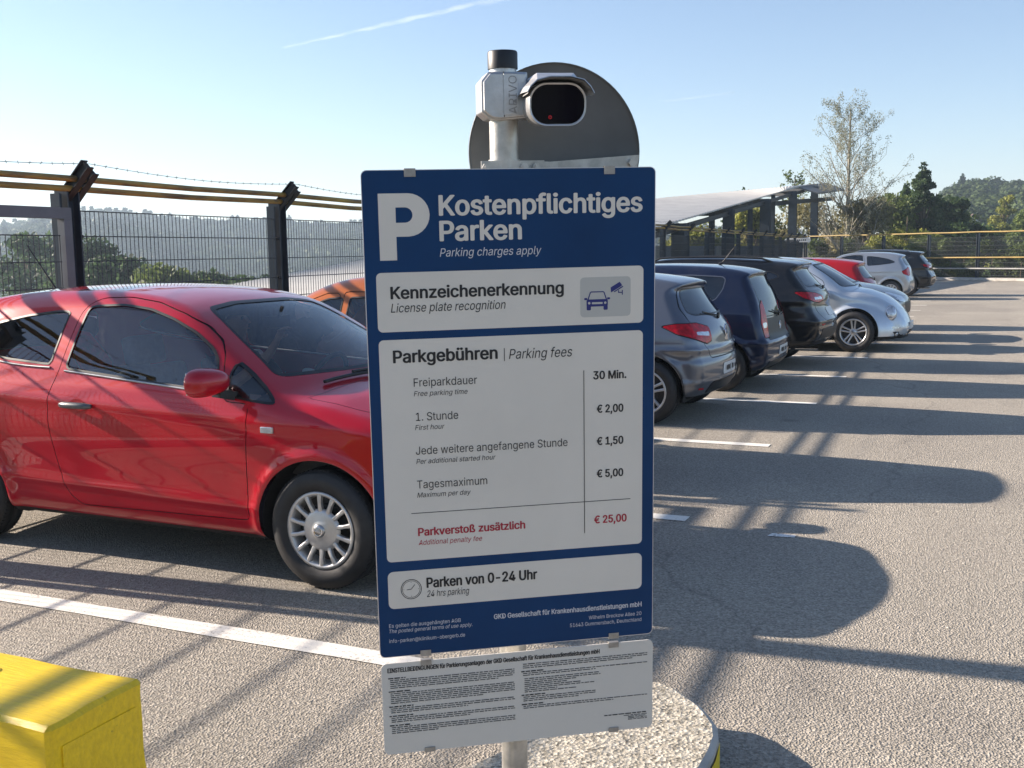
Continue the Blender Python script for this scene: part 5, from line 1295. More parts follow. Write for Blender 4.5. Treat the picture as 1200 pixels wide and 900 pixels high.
# local: x = right, y = away from the viewer, z = v + LV - v0
def P3(u, v, n, v0=0.0): return (u, -n, v + LV - v0)
def load_font():
    import os
    p = os.path.join(bpy.utils.system_resource('DATAFILES') or '', 'fonts', 'Inter.woff2')
    try: return D.fonts.load(p)
    except Exception: return None
FONT = load_font()
def glyph_mesh(body, name, italic):
    """outline of the string, refilled by winding number so that overlapping contours merge"""
    from mathutils.geometry import delaunay_2d_cdt
    c = D.curves.new(name, 'FONT'); c.body = body; c.size = 1.0; c.resolution_u = 3; c.fill_mode = 'NONE' if 'NONE' in c.bl_rna.properties['fill_mode'].enum_items.keys() else c.fill_mode
    if FONT: c.font = FONT
    o = D.objects.new(name, c); COL.objects.link(o); dg = bpy.context.evaluated_depsgraph_get(); me = D.meshes.new_from_object(o.evaluated_get(dg)); D.objects.remove(o)
    V = np.array([v.co[:2] for v in me.vertices]); E_ = np.array([e.vertices[:] for e in me.edges]); D.meshes.remove(me)
    nb = {}
    for a, b in E_: nb.setdefault(int(a), []).append(int(b)); nb.setdefault(int(b), []).append(int(a))
    seen = set(); loops = []
    for s0 in range(len(V)):
        if s0 in seen or s0 not in nb: continue
        lp = [s0]; seen.add(s0); nxt = s0 + 1 if s0 + 1 in nb[s0] else nb[s0][0]
        while nxt not in seen:
            lp.append(nxt); seen.add(nxt); k = [q for q in nb[nxt] if q not in seen]
            if not k: break
            nxt = nxt + 1 if nxt + 1 in k else k[0]
        if len(lp) > 2: loops.append(lp)
    ed = [(lp[i], lp[(i + 1) % len(lp)]) for lp in loops for i in range(len(lp))]
    r = delaunay_2d_cdt([Vector(v) for v in V], ed, [], 0, 1e-6)
    OV = np.array([v[:] for v in r[0]]); T = np.array([f for f in r[2] if len(f) == 3]); C = OV[T].mean(1)
    A_ = V[[a for a, b in ed]]; B_ = V[[b for a, b in ed]]; wn = np.zeros(len(C), int)
    for k0 in range(0, len(C), 2000):
        c_ = C[k0:k0 + 2000][:, None]; up = (A_[:, 1] <= c_[..., 1]) & (B_[:, 1] > c_[..., 1]); dn = (A_[:, 1] > c_[..., 1]) & (B_[:, 1] <= c_[..., 1])
        cr = (B_[:, 0] - A_[:, 0]) * (c_[..., 1] - A_[:, 1]) - (c_[..., 0] - A_[:, 0]) * (B_[:, 1] - A_[:, 1])
        wn[k0:k0 + 2000] = (up & (cr > 0)).sum(1) - (dn & (cr < 0)).sum(1)
    T = T[wn != 0]
    u, inv = np.unique(T, return_inverse=True); P = OV[u]
    if italic: P[:, 0] += .21 * P[:, 1]
    me = D.meshes.new(name); me.from_pydata([(a, b, 0) for a, b in P], [], inv.reshape(-1, 3).tolist()); me.update(); return me
class Flat:
    """things built in sign coordinates (u, v, height n above the face)"""
    def __init__(s, root): s.r = root; s.v0 = root['_v0']
    def plate(s, name, poly, n0, n1, mat, bevel=0):
        mb = MB(); mb.prism(poly, lambda a, b: P3(a, b, n0, s.v0), lambda a, b: P3(a, b, n1, s.v0)); return mb.build(name, mat, s.r, bevel=bevel)
    def text(s, body, u0, v, u1, cap, mat, n=0.0012, bold=0.0, italic=False, right=False, capr=None, name='lettering', rot=0.0):
        me = glyph_mesh(body, name, italic)
        co = np.empty(len(me.vertices) * 3); me.vertices.foreach_get('co', co); co = co.reshape(-1, 3)
        x0, x1 = co[:, 0].min(), co[:, 0].max()
        sx = (u1 - u0) / (x1 - x0) if u1 is not None else cap / CAPH
        sy = cap / CAPH
        q = np.empty_like(co); q[:, 0] = (co[:, 0] - x0) * sx + u0; q[:, 1] = -n; q[:, 2] = co[:, 1] * sy + v + LV - s.v0
        if rot:
            ca, sa = math.cos(rot), math.sin(rot); dx = q[:, 0] - u0; dz = q[:, 2] - (v + LV - s.v0); q[:, 0] = u0 + dx * ca - dz * sa; q[:, 2] = v + LV - s.v0 + dx * sa + dz * ca
        me.vertices.foreach_set('co', q.ravel()); me.update(); me.name = name
        if bold:
            bm = bmesh.new(); bm.from_mesh(me); base = list(bm.verts) + list(bm.edges) + list(bm.faces)
            for k in range(8):
                d = bmesh.ops.duplicate(bm, geom=base); w_ = bold * cap * 1.05; a_ = 2 * PI * k / 8
                bmesh.ops.translate(bm, vec=(w_ * math.cos(a_), -2e-5 * (k + 1), w_ * .6 * math.sin(a_)), verts=[g_ for g_ in d['geom'] if isinstance(g_, bmesh.types.BMVert)])
            bm.to_mesh(me); bm.free()
        return link(name, me, mat, s.r)
def cap_height():
    c = D.curves.new('probe', 'FONT'); c.body = 'H'; c.font = FONT or c.font; c.size = 1.0; o = D.objects.new('probe', c); COL.objects.link(o)
    dg = bpy.context.evaluated_depsgraph_get(); me = D.meshes.new_from_object(o.evaluated_get(dg)); h_ = max(v.co.y for v in me.vertices); D.objects.remove(o); D.meshes.remove(me); return h_
CAPH = cap_height()
ps = sroot('parking_sign', 'tall blue parking fee sign with white panels and German lettering on a steel pole', 'sign', .60)
F_ = Flat(ps)
F_.plate('board_edge', rrect(-.3012, -1.0162, .3012, .0012, .012), -.0032, -.0002, 'sign_edge')
F_.plate('board', rrect(-.2998, -1.0148, .2998, -.0002, .011), -.0004, .0002, 'sign_blue')
F_.plate('panel', rrect(-.2785, -.3200, .2757, -.2005, .010), .0003, .0006, 'sign_white')
F_.plate('panel', rrect(-.2785, -.8048, .2752, -.3360, .010), .0003, .0006, 'sign_white')
F_.plate('panel', rrect(-.2785, -.9080, .2752, -.8262, .012), .0003, .0006, 'sign_white')
# big P
Pp = [(-.2691, -.1762), (-.2691, -.0447)]
arc = [(-.2085 + .0408 * math.cos(a) + .000, -.0865 + .0418 * math.sin(a)) for a in [math.radians(90 - 180 * k / 14) for k in range(15)]]
outer = [(-.2691, -.1762), (-.2691, -.0447), (-.2130, -.0447)] + [(-.2110 + .0433 * math.cos(a), -.0872 + .0425 * math.sin(a)) for a in [math.radians(88 - 176 * k / 14) for k in range(15)]] + [(-.2130, -.1297), (-.2352, -.1297), (-.2352, -.1762)]
innr = [(-.2352, -.0722), (-.2170, -.0722)] + [(-.2170 + .0152 * math.cos(a), -.0872 + .0150 * math.sin(a)) for a in [math.radians(86 - 172 * k / 10) for k in range(11)]] + [(-.2170, -.1022), (-.2352, -.1022)]
def ring_plate(F, name, outer, inner, n, mat):
    bm = bmesh.new()
    def loop(p): vs = [bm.verts.new(P3(a, b, n, F.v0)) for a, b in p]; return [bm.edges.new((vs[i], vs[(i + 1) % len(vs)])) for i in range(len(vs))]
    e_ = loop(outer) + loop(inner); bmesh.ops.triangle_fill(bm, edges=e_, use_beauty=True, use_dissolve=False); me = D.meshes.new(name); bm.to_mesh(me); bm.free(); return link(name, me, mat, F.r)
ring_plate(F_, 'big_letter_p', outer, innr, .0008, 'sign_white')
W_, K_, B_, R_ = 'print_white', 'print_black', .022, 'print_red'
T_ = F_.text
T_('Kostenpflichtiges', -.1473, -.0890, .2712, .0385, 'sign_white', bold=.048)
T_('Parken', -.1473, -.1395, .0169, .0385, 'sign_white', bold=.048)
T_('Parking charges apply', -.1496, -.1712, .0590, .0165, W_, italic=True)
T_('Kennzeichenerkennung', -.2500, -.2530, .1039, .0238, K_, bold=.048)
T_('License plate recognition', -.2515, -.2805, -.0174, .0178, K_, italic=True)
T_('Parkgebühren', -.2496, -.3830, -.0369, .0248, K_, bold=.048)
F_.plate('divider', [(-.0225, -.3890), (-.0210, -.3890), (-.0210, -.3620), (-.0225, -.3620)], .0007, .0010, K_)
T_('Parking fees', -.0122, -.3852, .1220, .0205, K_, italic=True)
T_('Freiparkdauer', -.2105, -.4337, -.0800, .0170, K_)
T_('Free parking time', -.2110, -.4536, -.1001, .0105, K_, italic=True)
T_('30 Min.', .1676, -.4362, .2385, .0168, K_, bold=.048)
T_('1. Stunde', -.2084, -.5053, -.1209, .0170, K_)
T_('First hour', -.2108, -.5245, -.1498, .0105, K_, italic=True)
T_('€ 2,00', .1752, -.5084, .2321, .0165, K_, bold=.048)
T_('Jede weitere angefangene Stunde', -.2107, -.5766, .1105, .0170, K_)
T_('Per additional started hour', -.2106, -.5964, -.0443, .0105, K_, italic=True)
T_('€ 1,50', .1750, -.5784, .2321, .0165, K_, bold=.048)
T_('Tagesmaximum', -.2104, -.6488, -.0632, .0170, K_)
T_('Maximum per day', -.2110, -.6683, -.0986, .0105, K_, italic=True)
T_('€ 5,00', .1748, -.6496, .2321, .0165, K_, bold=.048)
F_.plate('table_line', [(-.2245, -.7026), (.2489, -.7026), (.2489, -.7012), (-.2245, -.7012)], .0007, .0010, K_)
F_.plate('table_line', [(.1460, -.7717), (.1474, -.7717), (.1474, -.4163), (.1460, -.4163)], .0011, .0013, K_)
T_('Parkverstoß zusätzlich', -.2110, -.7512, .0158, .0165, R_, bold=.048)
T_('Additional penalty fee', -.2116, -.7716, -.0767, .0110, R_, italic=True)
T_('€ 25,00', .1688, -.7516, .2398, .0165, R_, bold=.048)
T_('Parken von 0-24 Uhr', -.1966, -.8664, .0403, .0215, K_, bold=.048)
T_('24 hrs parking', -.1975, -.8872, -.1068, .0145, K_, italic=True)
T_('GKD Gesellschaft für Krankenhausdienstleistungen mbH', -.0545, -.9497, .2750, .0108, W_, bold=.036, n=.0006)
T_('Wilhelm Breckow Allee 20', .1554, -.9697, .2750, .0082, W_, n=.0006)
T_('51643 Gummersbach, Deutschland', .1130, -.9838, .2750, .0082, W_, n=.0006)
T_('Es gelten die ausgehängten AGB', -.2795, -.9495, -.1268, .0082, W_, n=.0006)
T_('The posted general terms of use apply.', -.2797, -.9614, -.1020, .0082, W_, italic=True, n=.0006)
T_('info-parken@klinikum-obergerb.de', -.2803, -.9834, -.1184, .0082, W_, n=.0006)
# icons
F_.plate('icon_tile', rrect(.1400, -.3045, .2480, -.2220, .008), .0007, .0009, 'icon_tile')
cu, cv = .1760, -.2702
mb = MB()
def pl(poly, n0=.0010, n1=.0014): mb.prism(poly, lambda a, b: P3(a, b, n0, F_.v0), lambda a, b: P3(a, b, n1, F_.v0))
for s in (-1, 1):
    pl([(cu + s * .0215, cv + .0005), (cu + s * .0155, cv + .0175), (cu + s * .0130, cv + .0190), (cu + s * .0130, cv + .0168), (cu + s * .0137, cv + .0160), (cu + s * .0190, cv + .0005)][::s])
    pl(rrect(cu + s * .0180 - .0045, cv - .0200, cu + s * .0180 + .0045, cv - .0100, .002)); pl(rrect(cu + s * .0245 - .0032, cv + .0015, cu + s * .0245 + .0032, cv + .0058, .0015))
pl([(cu - .0130, cv + .0168), (cu + .0130, cv + .0168), (cu + .0130, cv + .0190), (cu - .0130, cv + .0190)])
pl(rrect(cu - .0228, cv - .0125, cu + .0228, cv + .0025, .0035), .0011, .0015)
mb.build('car_icon', 'print_navy', ps)
mb = MB()
for s in (-1, 1): mb.prism([(cu + s * .0172 + .0026 * math.cos(t), cv - .0052 + .0026 * math.sin(t)) for t in [2 * PI * k / 12 for k in range(12)]], lambda a, b: P3(a, b, .0015, F_.v0), lambda a, b: P3(a, b, .0018, F_.v0))
mb.prism(rrect(cu - .0115, cv - .0075, cu + .0115, cv - .0035, .001), lambda a, b: P3(a, b, .0015, F_.v0), lambda a, b: P3(a, b, .0018, F_.v0)); mb.build('icon_lights', 'icon_tile', ps)
mb = MB(); co, si = math.cos(math.radians(30)), math.sin(math.radians(30))
def rp(u, v): return (.2195 + u * co - v * si, -.2455 + u * si + v * co)
pl([rp(*q) for q in ((-.0165, -.0010), (.0095, -.0010), (.0115, .0012), (.0105, .0085), (-.0120, .0085))]); pl([rp(*q) for q in ((-.0100, -.0045), (.0120, -.0045), (.0120, -.0022), (-.0100, -.0022))])
pl([(.2210, -.2560), (.2300, -.2560), (.2300, -.2540), (.2230, -.2540), (.2230, -.2505), (.2210, -.2505)]); pl([(.2290, -.2600), (.2310, -.2600), (.2310, -.2500), (.2290, -.2500)])
mb.build('camera_icon', 'print_navy', ps)
circ = lambda u, v, r_, n=36: [(u + r_ * math.cos(t), v + r_ * math.sin(t)) for t in [2 * PI * k / n for k in range(n)]]
ring_plate(F_, 'clock_icon', circ(-.2301, -.8671, .0222), circ(-.2301, -.8671, .0207), .0008, K_); ring_plate(F_, 'clock_icon', circ(-.2301, -.8671, .0190), circ(-.2301, -.8671, .0180), .0008, K_)
mb = MB()
for a_, l_ in ((math.radians(52), .0125), (math.radians(184), .0095)):
    d = (math.cos(a_), math.sin(a_)); w2 = .0006
    mb.prism([(-.2301 - d[1] * w2, -.8671 + d[0] * w2), (-.2301 + d[1] * w2, -.8671 - d[0] * w2), (-.2301 + d[0] * l_ + d[1] * w2, -.8671 + d[1] * l_ - d[0] * w2), (-.2301 + d[0] * l_ - d[1] * w2, -.8671 + d[1] * l_ + d[0] * w2)], lambda a, b: P3(a, b, .0008, F_.v0), lambda a, b: P3(a, b, .0011, F_.v0))
for k in range(4):
    a_ = k * PI / 2; mb.prism(circ(-.2301 + .0155 * math.cos(a_), -.8671 + .0155 * math.sin(a_), .0008, 6), lambda a, b: P3(a, b, .0008, F_.v0), lambda a, b: P3(a, b, .0011, F_.v0))
mb.build('clock_hands', K_, ps)
def clip(root, u, v, up=True, h0=.014, w=.0115):
    mb = MB(); v0 = root['_v0']
    prof = [(.0018, -h0), (.0018, .0025), (-.0075, .0025), (-.0075, -.016), (-.0062, -.016), (-.0062, .0012), (.0004, .0012), (.0004, -h0)]
    mb.prism(prof, lambda a, b: (u - w, -a - .001, v + (b if up else -b) + LV - v0), lambda a, b: (u + w, -a - .001, v + (b if up else -b) + LV - v0)); mb.build('clip', 'clip_steel', root, bevel=.0006)
clip(ps, -.2047, .001); clip(ps, .2024, .001); clip(ps, -.2040, -1.0165, False, .011); clip(ps, .2115, -1.0165, False, .011)
# back channels holding the board
mb = MB()
for v in (-.12, -.90): mb.box(P3(0, v, -.016, .60), (.52, .024, .035))
mb.build('back_channel', 'galvanised_steel', ps)
# terms sheet
tsn = sroot('terms_sheet', 'pale printed terms sheet of small black text below the blue sign', 'sign', .40)
F2 = Flat(tsn)
F2.plate('sheet', rrect(-.3000, -1.2390, .3020, -1.0300, .012), -.0022, .0, 'sheet_white')
F2.text('EINSTELLBEDINGUNGEN für Parkierungsanlagen der GKD Gesellschaft für Krankenhausdienstleistungen mbH', -.2865, -1.0508, .1792, .0098, K_, bold=.048, n=.0006)
rg = random.Random(3); mb = MB(); mbh = MB()
def textrow(m, u0, u1, v, hgt):
    u = u0
    while u < u1 - .002:
        w2 = min(rg.uniform(.004, .017), u1 - u); m.box(P3(u + w2 / 2, v, .0006, .40), (w2, .0004, hgt * rg.uniform(.8, 1.05))); u += w2 + .0022
def para(u0, u1, v, lines, heads=1):
    if heads: textrow(mbh, u0, u0 + rg.uniform(.03, .06), v, .0026); v -= .0046
    for k in range(lines):
        textrow(mb, u0 + (.004 if heads else 0), (u1 if k < lines - 1 else u0 + (u1 - u0) * rg.uniform(.3, .9)), v, .0019); v -= .0044
    return v - .0038
v = -1.0640
for ln in (5, 6, 3, 3, 4): v = para(-.2860, -.0120, v, ln)
v = para(.0070, .2890, -1.0600, 3, 0); v = para(.0030, .2890, v, 2)
for k in range(8): textrow(mb, .010, .010 + rg.uniform(.06, .19), v, .0019); v -= .0044
v = para(.0030, .17, v - .003, 3); v = para(.0030, .2890, v, 2)
textrow(mbh, .19, .289, -1.2005, .0024)
for k in range(4): textrow(mb, .245 - .01 * (k == 0), .289, -1.2050 - .0034 * k, .0015)
tag(mb.build('fine_print', 'print_fine', tsn), kind='stuff'); tag(mbh.build('fine_print_headings', K_, tsn), kind='stuff')
clip(tsn, -.2040, -1.0300, True, .010); clip(tsn, .2115, -1.0300, True, .010); clip(tsn, -.2014, -1.2390, False, .009); clip(tsn, .2115, -1.2390, False, .009)
mb = MB(); mb.box(P3(0, -1.13, -.015, .40), (.50, .022, .035)); mb.build('back_channel', 'galvanised_steel', tsn)
# pole
pole = empty('sign_post', label='galvanised round steel pole carrying the signs and the camera', cat='post'); pole.matrix_world = SM.copy()
yp = .058
mb = MB(); mb.tube([(-.0045, yp, 0.002), (-.0045, yp, LV + .10)], .0295, 32); mb.build('pole', 'galvanised_steel', pole)
mb = MB(); mb.tube([(-.0045, yp, .002), (-.0045, yp, .014)], .075, 28); mb.build('base_flange', 'galvanised_steel', pole)
mb = MB()
for z in (LV + .008,): mb.tube([(-.0045, yp, z - .012), (-.0045, yp, z + .012)], .0325, 32)
mb.build('pipe_clamp', 'galvanised_steel', pole)
for z in (LV - .14, LV - .88, LV - 1.12):
    mb = MB(); mb.tube([(-.0045, yp, z - .012), (-.0045, yp, z + .012)], .0325, 32); mb.build('pipe_clamp', 'galvanised_steel', pole)
mb = MB(); mb.box((.008, .030, LV + .002), (.130, .006, .030)); 
for u in (-.048, .030, .055): mb.tube([(u, .026, LV + .004), (u, .016, LV + .004)], .0085, 6, smooth=False); mb.tube([(u, .017, LV + .004), (u, .010, LV + .004)], .0045, 10)
mb.build('clamp_plate', 'galvanised_steel', pole)
# round sign seen from behind
rs = empty('round_road_sign', label='round road sign seen from its dark grey back behind the camera', cat='sign'); rs.matrix_world = SM @ Matrix.Translation((0, .15, LV + .0368 - .19))
mb = MB(); Mx = Matrix.Translation((.1222, 0, .19)) @ Matrix.Rotation(math.radians(-0.0), 4, 'Z')
mb.lathe([(0, 0), (.182, 0), (.1855, -.002), (.1873, -.010), (.1873, .004), (.184, .006), (0, .006)], Mx, 72); mb.build('disc', 'sign_back_grey', rs)
mb = MB(); mb.prism([(.045, .150), (.30, .1575), (.305, .183), (.10, .170)], lambda a, b: (a, -.024, b), lambda a, b: (a, -.019, b)); mb.tube([(.287, -.024, .166), (.287, -.036, .166)], .009, 6, smooth=False); mb.beam((.07, -.03, .166), (.13, -.02, .163), .006, .012); mb.build('bracket_bar', 'galvanised_steel', rs)
# camera
cm = empty('surveillance_camera', label='silver number plate camera with black oval window on top of the sign pole', cat='camera'); cm.matrix_world = SM @ Matrix.Translation((0, 0, LV + .085))
def CZ(v): return v - .085
mb = MB()
hexo = [(-.0555, .112), (-.0555, .172), (-.040, .1905), (.0395, .1905), (.0395, .101), (-.022, .096), (-.040, .099)]
mb.prism(hexo, lambda a, b: (a, .022, CZ(b)), lambda a, b: (a, .096, CZ(b)))
mb.prism([(a * .92 - .000, .145 + (b - .145) * .93) for a, b in hexo], lambda a, b: (a, .014, CZ(b)), lambda a, b: (a, .022, CZ(b)))
hs = mb.build('housing', 'cast_aluminium', cm, bevel=.0025)
mb = MB(); mb.box((-.0105, .0132, CZ(.146)), (.0014, .002, .088)); mb.build('housing_joint', 'black_plastic', cm)
mb = MB(); mb.box((-.0045 + .008, .0125, CZ(.146)), (.030, .0025, .080)); mb.build('badge_plate', 'cast_aluminium', cm, bevel=.0008)
cm['_v0'] = 0.0
Fc = Flat(cm)
t_ = Fc.text('ARIVO', .0150, .108, .0150 + .074, .0165, 'brushed_steel', n=-.0108, rot=PI / 2, name='embossed_logo')
t_.matrix_parent_inverse = Matrix.Translation((0, 0, -(LV + .085)))
me_ = t_.data
t_.data.materials.clear(); t_.data.materials.append(MATS['concrete_grey'])
mb = MB(); mb.tube([(-.0045, yp, CZ(.190)), (-.0045, yp, CZ(.199))], .0275, 32); mb.build('collar', 'cast_aluminium', cm)
mb = MB(); mb.tube([(-.0045, yp, CZ(.199)), (-.0045, yp, CZ(.2315)), (-.0045, yp, CZ(.2345))], [.0305, .0305, .0285], 32); mb.build('end_cap', 'black_plastic', cm)
# swivel arm to the bullet body
mb = MB(); mb.prism(rrect(-.028, -.030, .028, .030, .012), lambda a, b: (.038, .05 + a, CZ(.128) + b), lambda a, b: (.066, .03 + a * .8, CZ(.124) + b * .8)); 
mb.build('swivel_arm', 'cast_aluminium', cm, bevel=.002)
# body axis points mostly at the viewer, tipped a touch down and to the left
ax = Matrix.Translation((.0788, -.078, CZ(.1190))) @ Matrix.Rotation(math.radians(-2), 4, 'Z') @ Matrix.Rotation(math.radians(3), 4, 'X')
def oval(w, h, r, n=8): return rrect(-w, -h, w, h, r, n)
def loftface(mb, rings, mi=0):
    n = len(rings[0]); vs = [ax @ Vector(p) for r_ in rings for p in r_]
    mb.add(vs, [(i * n + k, i * n + (k + 1) % n, (i + 1) * n + (k + 1) % n, (i + 1) * n + k) for i in range(len(rings) - 1) for k in range(n)], True)
mb = MB()
sec_ = [(.0555, .0400, .034, .0), (.0565, .0410, .035, .004), (.0565, .0410, .035, .02), (.0545, .0395, .035, .10), (.050, .036, .033, .135), (.036, .026, .025, .150)]
rings = [[(a, yy, b) for a, b in oval(w, h, r_)] for w, h, r_, yy in sec_]; loftface(mb, rings)
rim_in = [(a, 0.0, b) for a, b in oval(.0525, .0370, .032)]; rim_d = [(a, .004, b) for a, b in oval(.052, .0365, .0315)]
loftface(mb, [rings[0], rim_in, rim_d]); mb.add([ax @ Vector(p) for p in rings[-1]], [tuple(range(len(rings[-1])))])
mb.build('camera_body', 'cast_aluminium', cm)
mb = MB(); mb.add([ax @ Vector((a, .003, b)) for a, b in oval(.0525, .0370, .032)], [tuple(range(36))]); cw = mb.build('front_window', 'camera_window', cm)
mb = MB(); mb.lathe([(.0015, -.001), (.0035, -.001), (.004, .001)], ax @ Matrix.Translation((-.0150, .0025, -.0240)), 16); mb.build('indicator_ring', 'lamp_red', cw)
# visor: shallow faceted roof sheet
vis = [(-.0665, .022), (-.060, .034), (-.046, .0475), (-.036, .0600), (.036, .0600), (.047, .0475), (.060, .033), (.0675, .020)]
low = [(-.0640, .021), (-.058, .032), (-.045, .0440), (-.020, .0500), (.020, .0500), (.045, .0440), (.058, .031), (.0650, .019)]
mb = MB(); n = len(vis); vs = []
for yy, pr_ in ((-.030, low), (-.0295, [(a * 1.01, b + .0016) for a, b in low]), (.030, vis), (.15, [(a * .93, b - .004) for a, b in vis])): vs += [ax @ Vector((a, yy, b)) for a, b in pr_]
mb.add(vs, [(i * n + k, i * n + k + 1, (i + 1) * n + k + 1, (i + 1) * n + k) for i in range(3) for k in range(n - 1)])
vs2 = [ax @ Vector((a, yy, b - .002)) for yy, pr_ in ((-.030, low), (.14, [(a * .9, b - .006) for a, b in low])) for a, b in pr_]
mb.add(vs2, [(k, n + k, n + k + 1, k + 1) for k in range(n - 1)])
mb.build('visor', 'cast_aluminium', cm)
for o_ in (ps, tsn, cm): del o_['_v0']

# ------------------------------------------------------------------ contrail, haze
def contrail(label, a, b, w0, w1):
    a = Vector(a); b = Vector(b); n = 40; mb = MB(); rr = random.Random(5); pts = []; rad = []
    for k in range(n + 1):
        t = k / n; p = a.lerp(b, t); w = w0 + (w1 - w0) * t; pts.append(p + Vector((0, 0, rr.uniform(-1, 1) * w * .25))); rad.append(w * (1 + .25 * rr.uniform(-1, 1)))
    mb.tube(pts, rad, 12, caps=False); o = mb.build('contrail', 'contrail', None); tag(o, label, 'contrail', kind='thing'); return o
m, nt, b = newmat('contrail'); nt.nodes.remove(b); out = nt.nodes['Material Output']
tr = nt.nodes.new('ShaderNodeBsdfTransparent'); df = nt.nodes.new('ShaderNodeBsdfTranslucent'); df.inputs[0].default_value = (1, 1, 1, 1); d2 = nt.nodes.new('ShaderNodeBsdfDiffuse'); d2.inputs[0].default_value = (1, 1, 1, 1)
ms = nt.nodes.new('ShaderNodeAddShader'); nt.links.new(df.outputs[0], ms.inputs[0]); nt.links.new(d2.outputs[0], ms.inputs[1])
lw = nt.nodes.new('ShaderNodeLayerWeight'); lw.inputs[0].default_value = .5
nz = N(nt, 'ShaderNodeTexNoise', Scale=.004, Detail=6.0); nt.links.new(coords(nt), nz.inputs['Vector'])
rp_ = ramp(nt, lw.outputs['Facing'], [(0.0, (.085,) * 3), (.9, (0,) * 3)]); mu = N(nt, 'ShaderNodeMath', operation='MULTIPLY'); nt.links.new(rp_.outputs[0], mu.inputs[0]); nt.links.new(ramp(nt, nz.outputs[0], [(.35, (.2,) * 3), (.6, (1,) * 3)]).outputs[0], mu.inputs[1])
mx = nt.nodes.new('ShaderNodeMixShader'); nt.links.new(mu.outputs[0], mx.inputs[0]); nt.links.new(tr.outputs[0], mx.inputs[1]); nt.links.new(ms.outputs[0], mx.inputs[2]); nt.links.new(mx.outputs[0], out.inputs[0])

# ------------------------------------------------------------------ vegetation (world positions)
gB = 'trees and shrubs beyond the far end of the deck'
birch('birch_tree', 'tall sparse pale birch with thin leaves rising over the end of the ramp roof', (-8.2, 68.0, -5.5), 16.2, 7.4, 'leaf_birch', 17000, .042, 11)
birch('shrub_tree', 'thin twiggy sapling poking above the canopy left of the birch', (-12.6, 75.0, -5.5), 12.6, 4.6, 'leaf_green', 1500, .11, 21, 'bark_brown')
tree('tree', 'dark leafy treetop just showing above the middle of the ramp roof', (-16.5, 78.0, -5.5), 12.2, 5.6, 'leaf_dark', 5200, .13, seed=1, group=gB)
tree('tree', 'small dark treetop at the left of those above the ramp roof', (-18.6, 80.0, -5.5), 11.6, 4.4, 'leaf_dark', 3600, .13, seed=2, group=gB)
tree('tree', 'olive brown leafy tree seen between the canopy columns', (-14.4, 72.0, -6), 10.0, 8, 'leaf_brown', 12000, .13, seed=3, group=gB)
tree('tree', 'yellow green tree seen low between the left canopy columns', (-17.5, 64.0, -6), 9.0, 8, 'leaf_yellow', 12000, .13, seed=4, group=gB)
tree('tree', 'brownish tree right under the birch crown', (-10.6, 71.0, -6), 10.9, 7, 'leaf_brown', 18000, .11, seed=5, group=gB)
tree('tree', 'dry brown bushy tree right of the birch trunk', (-7.3, 69.0, -6), 10.7, 7, 'leaf_brown', 20000, .11, seed=6, group=gB)
tree('tree', 'taller brown green tree between birch and dark conifer', (-6.3, 73.0, -6), 11.6, 6.5, 'leaf_green', 17000, .11, seed=7, group=gB)
tree('conifer', 'pointed dark green conifer, tallest of the dark trees', (-4.3, 74.0, -6), 12.6, 7.4, 'leaf_dark', 26000, .12, 'cone', seed=8, clumps=110, bare=.2, group=gB)
tree('conifer', 'shorter dark conifer leaning against the pointed one', (-5.5, 77.0, -6), 11.6, 6.4, 'leaf_dark', 18000, .12, 'cone', seed=9, clumps=90, bare=.2, group=gB)
tree('tree', 'dark rounded tree just right of the pointed conifer', (-3.1, 79.0, -6), 11.5, 6.0, 'leaf_dark', 18000, .13, seed=10, group=gB)
tree('shrub', 'bright yellow green bush in front of the dark conifer', (-4.6, 65.5, -4), 7.9, 5.6, 'leaf_yellow', 20000, .085, 'bush', seed=11, clumps=34, group=gB)
tree('shrub', 'low yellow green bush over the far rail, below the birch', (-6.6, 64.5, -4), 6.9, 3.6, 'leaf_yellow', 10000, .085, 'bush', seed=12, group=gB)
tree('tree', 'grey green tree in the gap right of the dark trees', (-2.6, 92.0, -6), 10.4, 6, 'leaf_green', 10000, .14, seed=13, group=gB)
tree('tree', 'dark low tree above the far rail near the picture right', (-1.0, 84.0, -6), 9.2, 6, 'leaf_dark', 12000, .13, seed=14, group=gB)
tree('poplar', 'slim yellow green poplar standing before the right hillside', (0.7, 120.0, -6), 13.0, 3.6, 'leaf_yellow', 15000, .13, 'poplar', seed=15, clumps=90, bare=.15, group=gB)
tree('tree', 'green tree at the right picture edge above the rail', (2.6, 104.0, -6), 10.8, 6, 'leaf_green', 10000, .15, seed=16, group=gB)
tree('tree', 'mid green tree below the white gable', (-0.4, 128.0, -6), 9.4, 8, 'leaf_green', 10000, .16, seed=17, group=gB)
tree('tree', 'sunlit yellow green tree between the right canopy columns', (-13.6, 66.0, -6), 10.6, 6, 'leaf_yellow', 12000, .12, seed=51, group=gB)
tree('tree', 'sunlit green tree filling the gap behind the middle canopy columns', (-15.4, 60.0, -6), 9.6, 6, 'leaf_yellow', 12000, .12, seed=52, group=gB)
gL = 'treetops beyond the gate on the valley side'
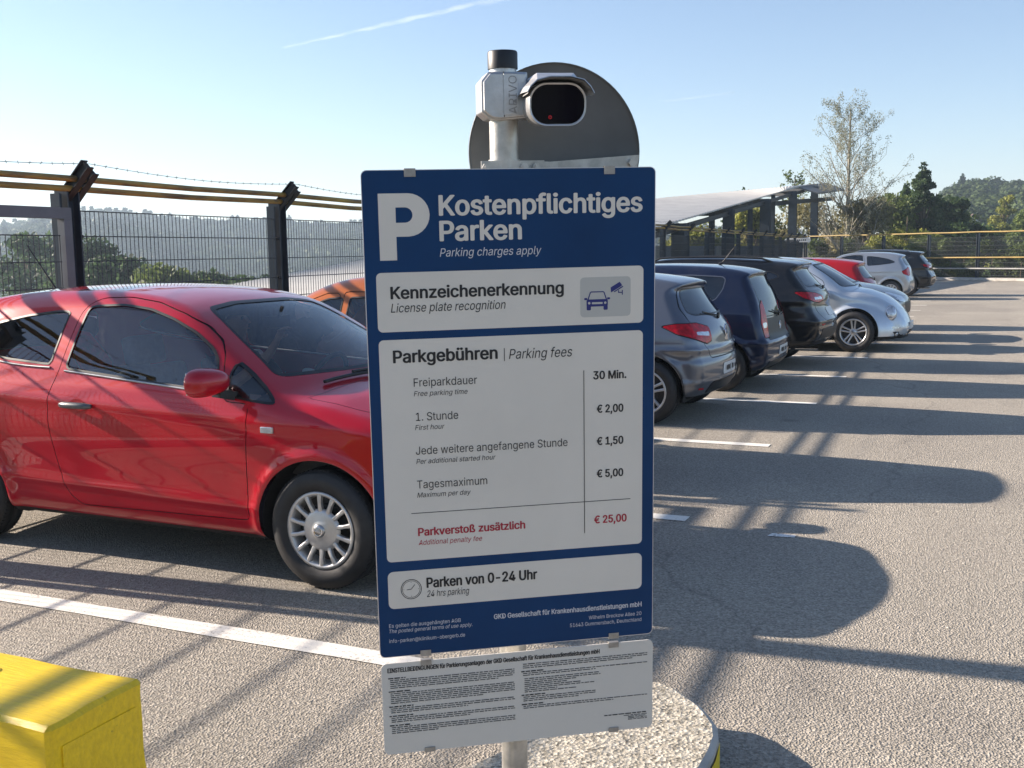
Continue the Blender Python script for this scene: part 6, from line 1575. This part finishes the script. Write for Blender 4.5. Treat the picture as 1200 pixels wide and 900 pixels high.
for i, (x, y, z, w, m, lb) in enumerate([(-85.5, 75, 4.9, 15, 'leaf_dark', 'big dark tree behind the gate leaf, leftmost in the valley'), (-93.2, 85, 4.9, 12, 'leaf_dark', 'dark tree behind the right half of the gate leaf'),
    (-71.7, 70, 3.6, 9, 'leaf_dark', 'rounded tree just right of the double fence post'), (-59.5, 60, 1.9, 9, 'leaf_dark', 'low dark tree between the fence posts, left'),
    (-53.0, 58, 1.2, 9, 'leaf_green', 'bushy green tree between the fence posts, middle'), (-52.4, 64, 1.2, 10, 'leaf_dark', 'broad low tree between the fence posts, right of the middle'), (-46.0, 60, .1, 9, 'leaf_dark', 'low tree nearest the second fence post')]):
    b0 = float(terrain_h(np.array([x]), np.array([y]))[0]) - .5
    tree('tree', lb, (x, y, b0), z - b0, w, m, 11000, .24, seed=30 + i, group=gL, clumps=34)
# hedge behind the far fence
hd = empty('hedge', (-2, 57, -1.5), 0, 'leafy dark hedge growing behind the far fence', 'hedge')
gg = np.random.default_rng(5); cs = []; rd = []
for k in range(150):
    t = gg.random(); p = A.lerp(B, t) + FN * gg.uniform(.7, 2.0); cs.append((p.x + 2, p.y - 57, 1.2 + gg.uniform(0, 2.15))); s = gg.uniform(.35, .65); rd.append((s, s, s * .8))
V, Q, t = leaves(60000, cs, rd, .075, seed=77); np_mesh('leaves', V, Q, 'leaf_green', hd, tint=t * .75, smooth=False)
mb = MB()
for k in range(40):
    p = A.lerp(B, k / 39) + FN * 1.3; mb.tube([(p.x + 2, p.y - 57, -1.0), (p.x + 2.1, p.y - 57, 2.6)], [.05, .02], 5)
mb.build('stems', 'bark_brown', hd)
contrail('long faint contrail slanting across the upper sky', (-5200, 7160, 1640), (-3300, 8100, 2090), 10, 30)
contrail('short faint contrail wisp right of the camera', (-2500, 8560, 1200), (-1950, 8700, 1250), 5, 9)
# valley air
hz = D.meshes.new('haze'); bm = bmesh.new(); bmesh.ops.create_cube(bm, size=1.0); bmesh.ops.scale(bm, vec=(2560, 2560, 120), verts=bm.verts); bmesh.ops.translate(bm, vec=(0, 0, 10), verts=bm.verts); bm.to_mesh(hz); bm.free()
m, nt, b = newmat('haze_air'); nt.nodes.remove(b)
pv = nt.nodes.new('ShaderNodeVolumePrincipled'); pv.inputs['Color'].default_value = (.66, .84, 1.0, 1); pv.inputs['Density'].default_value = 0.00058; pv.inputs['Anisotropy'].default_value = 0.2
nt.links.new(pv.outputs[0], nt.nodes['Material Output'].inputs['Volume'])
tag(link('haze', hz, 'haze_air'), kind='stuff')
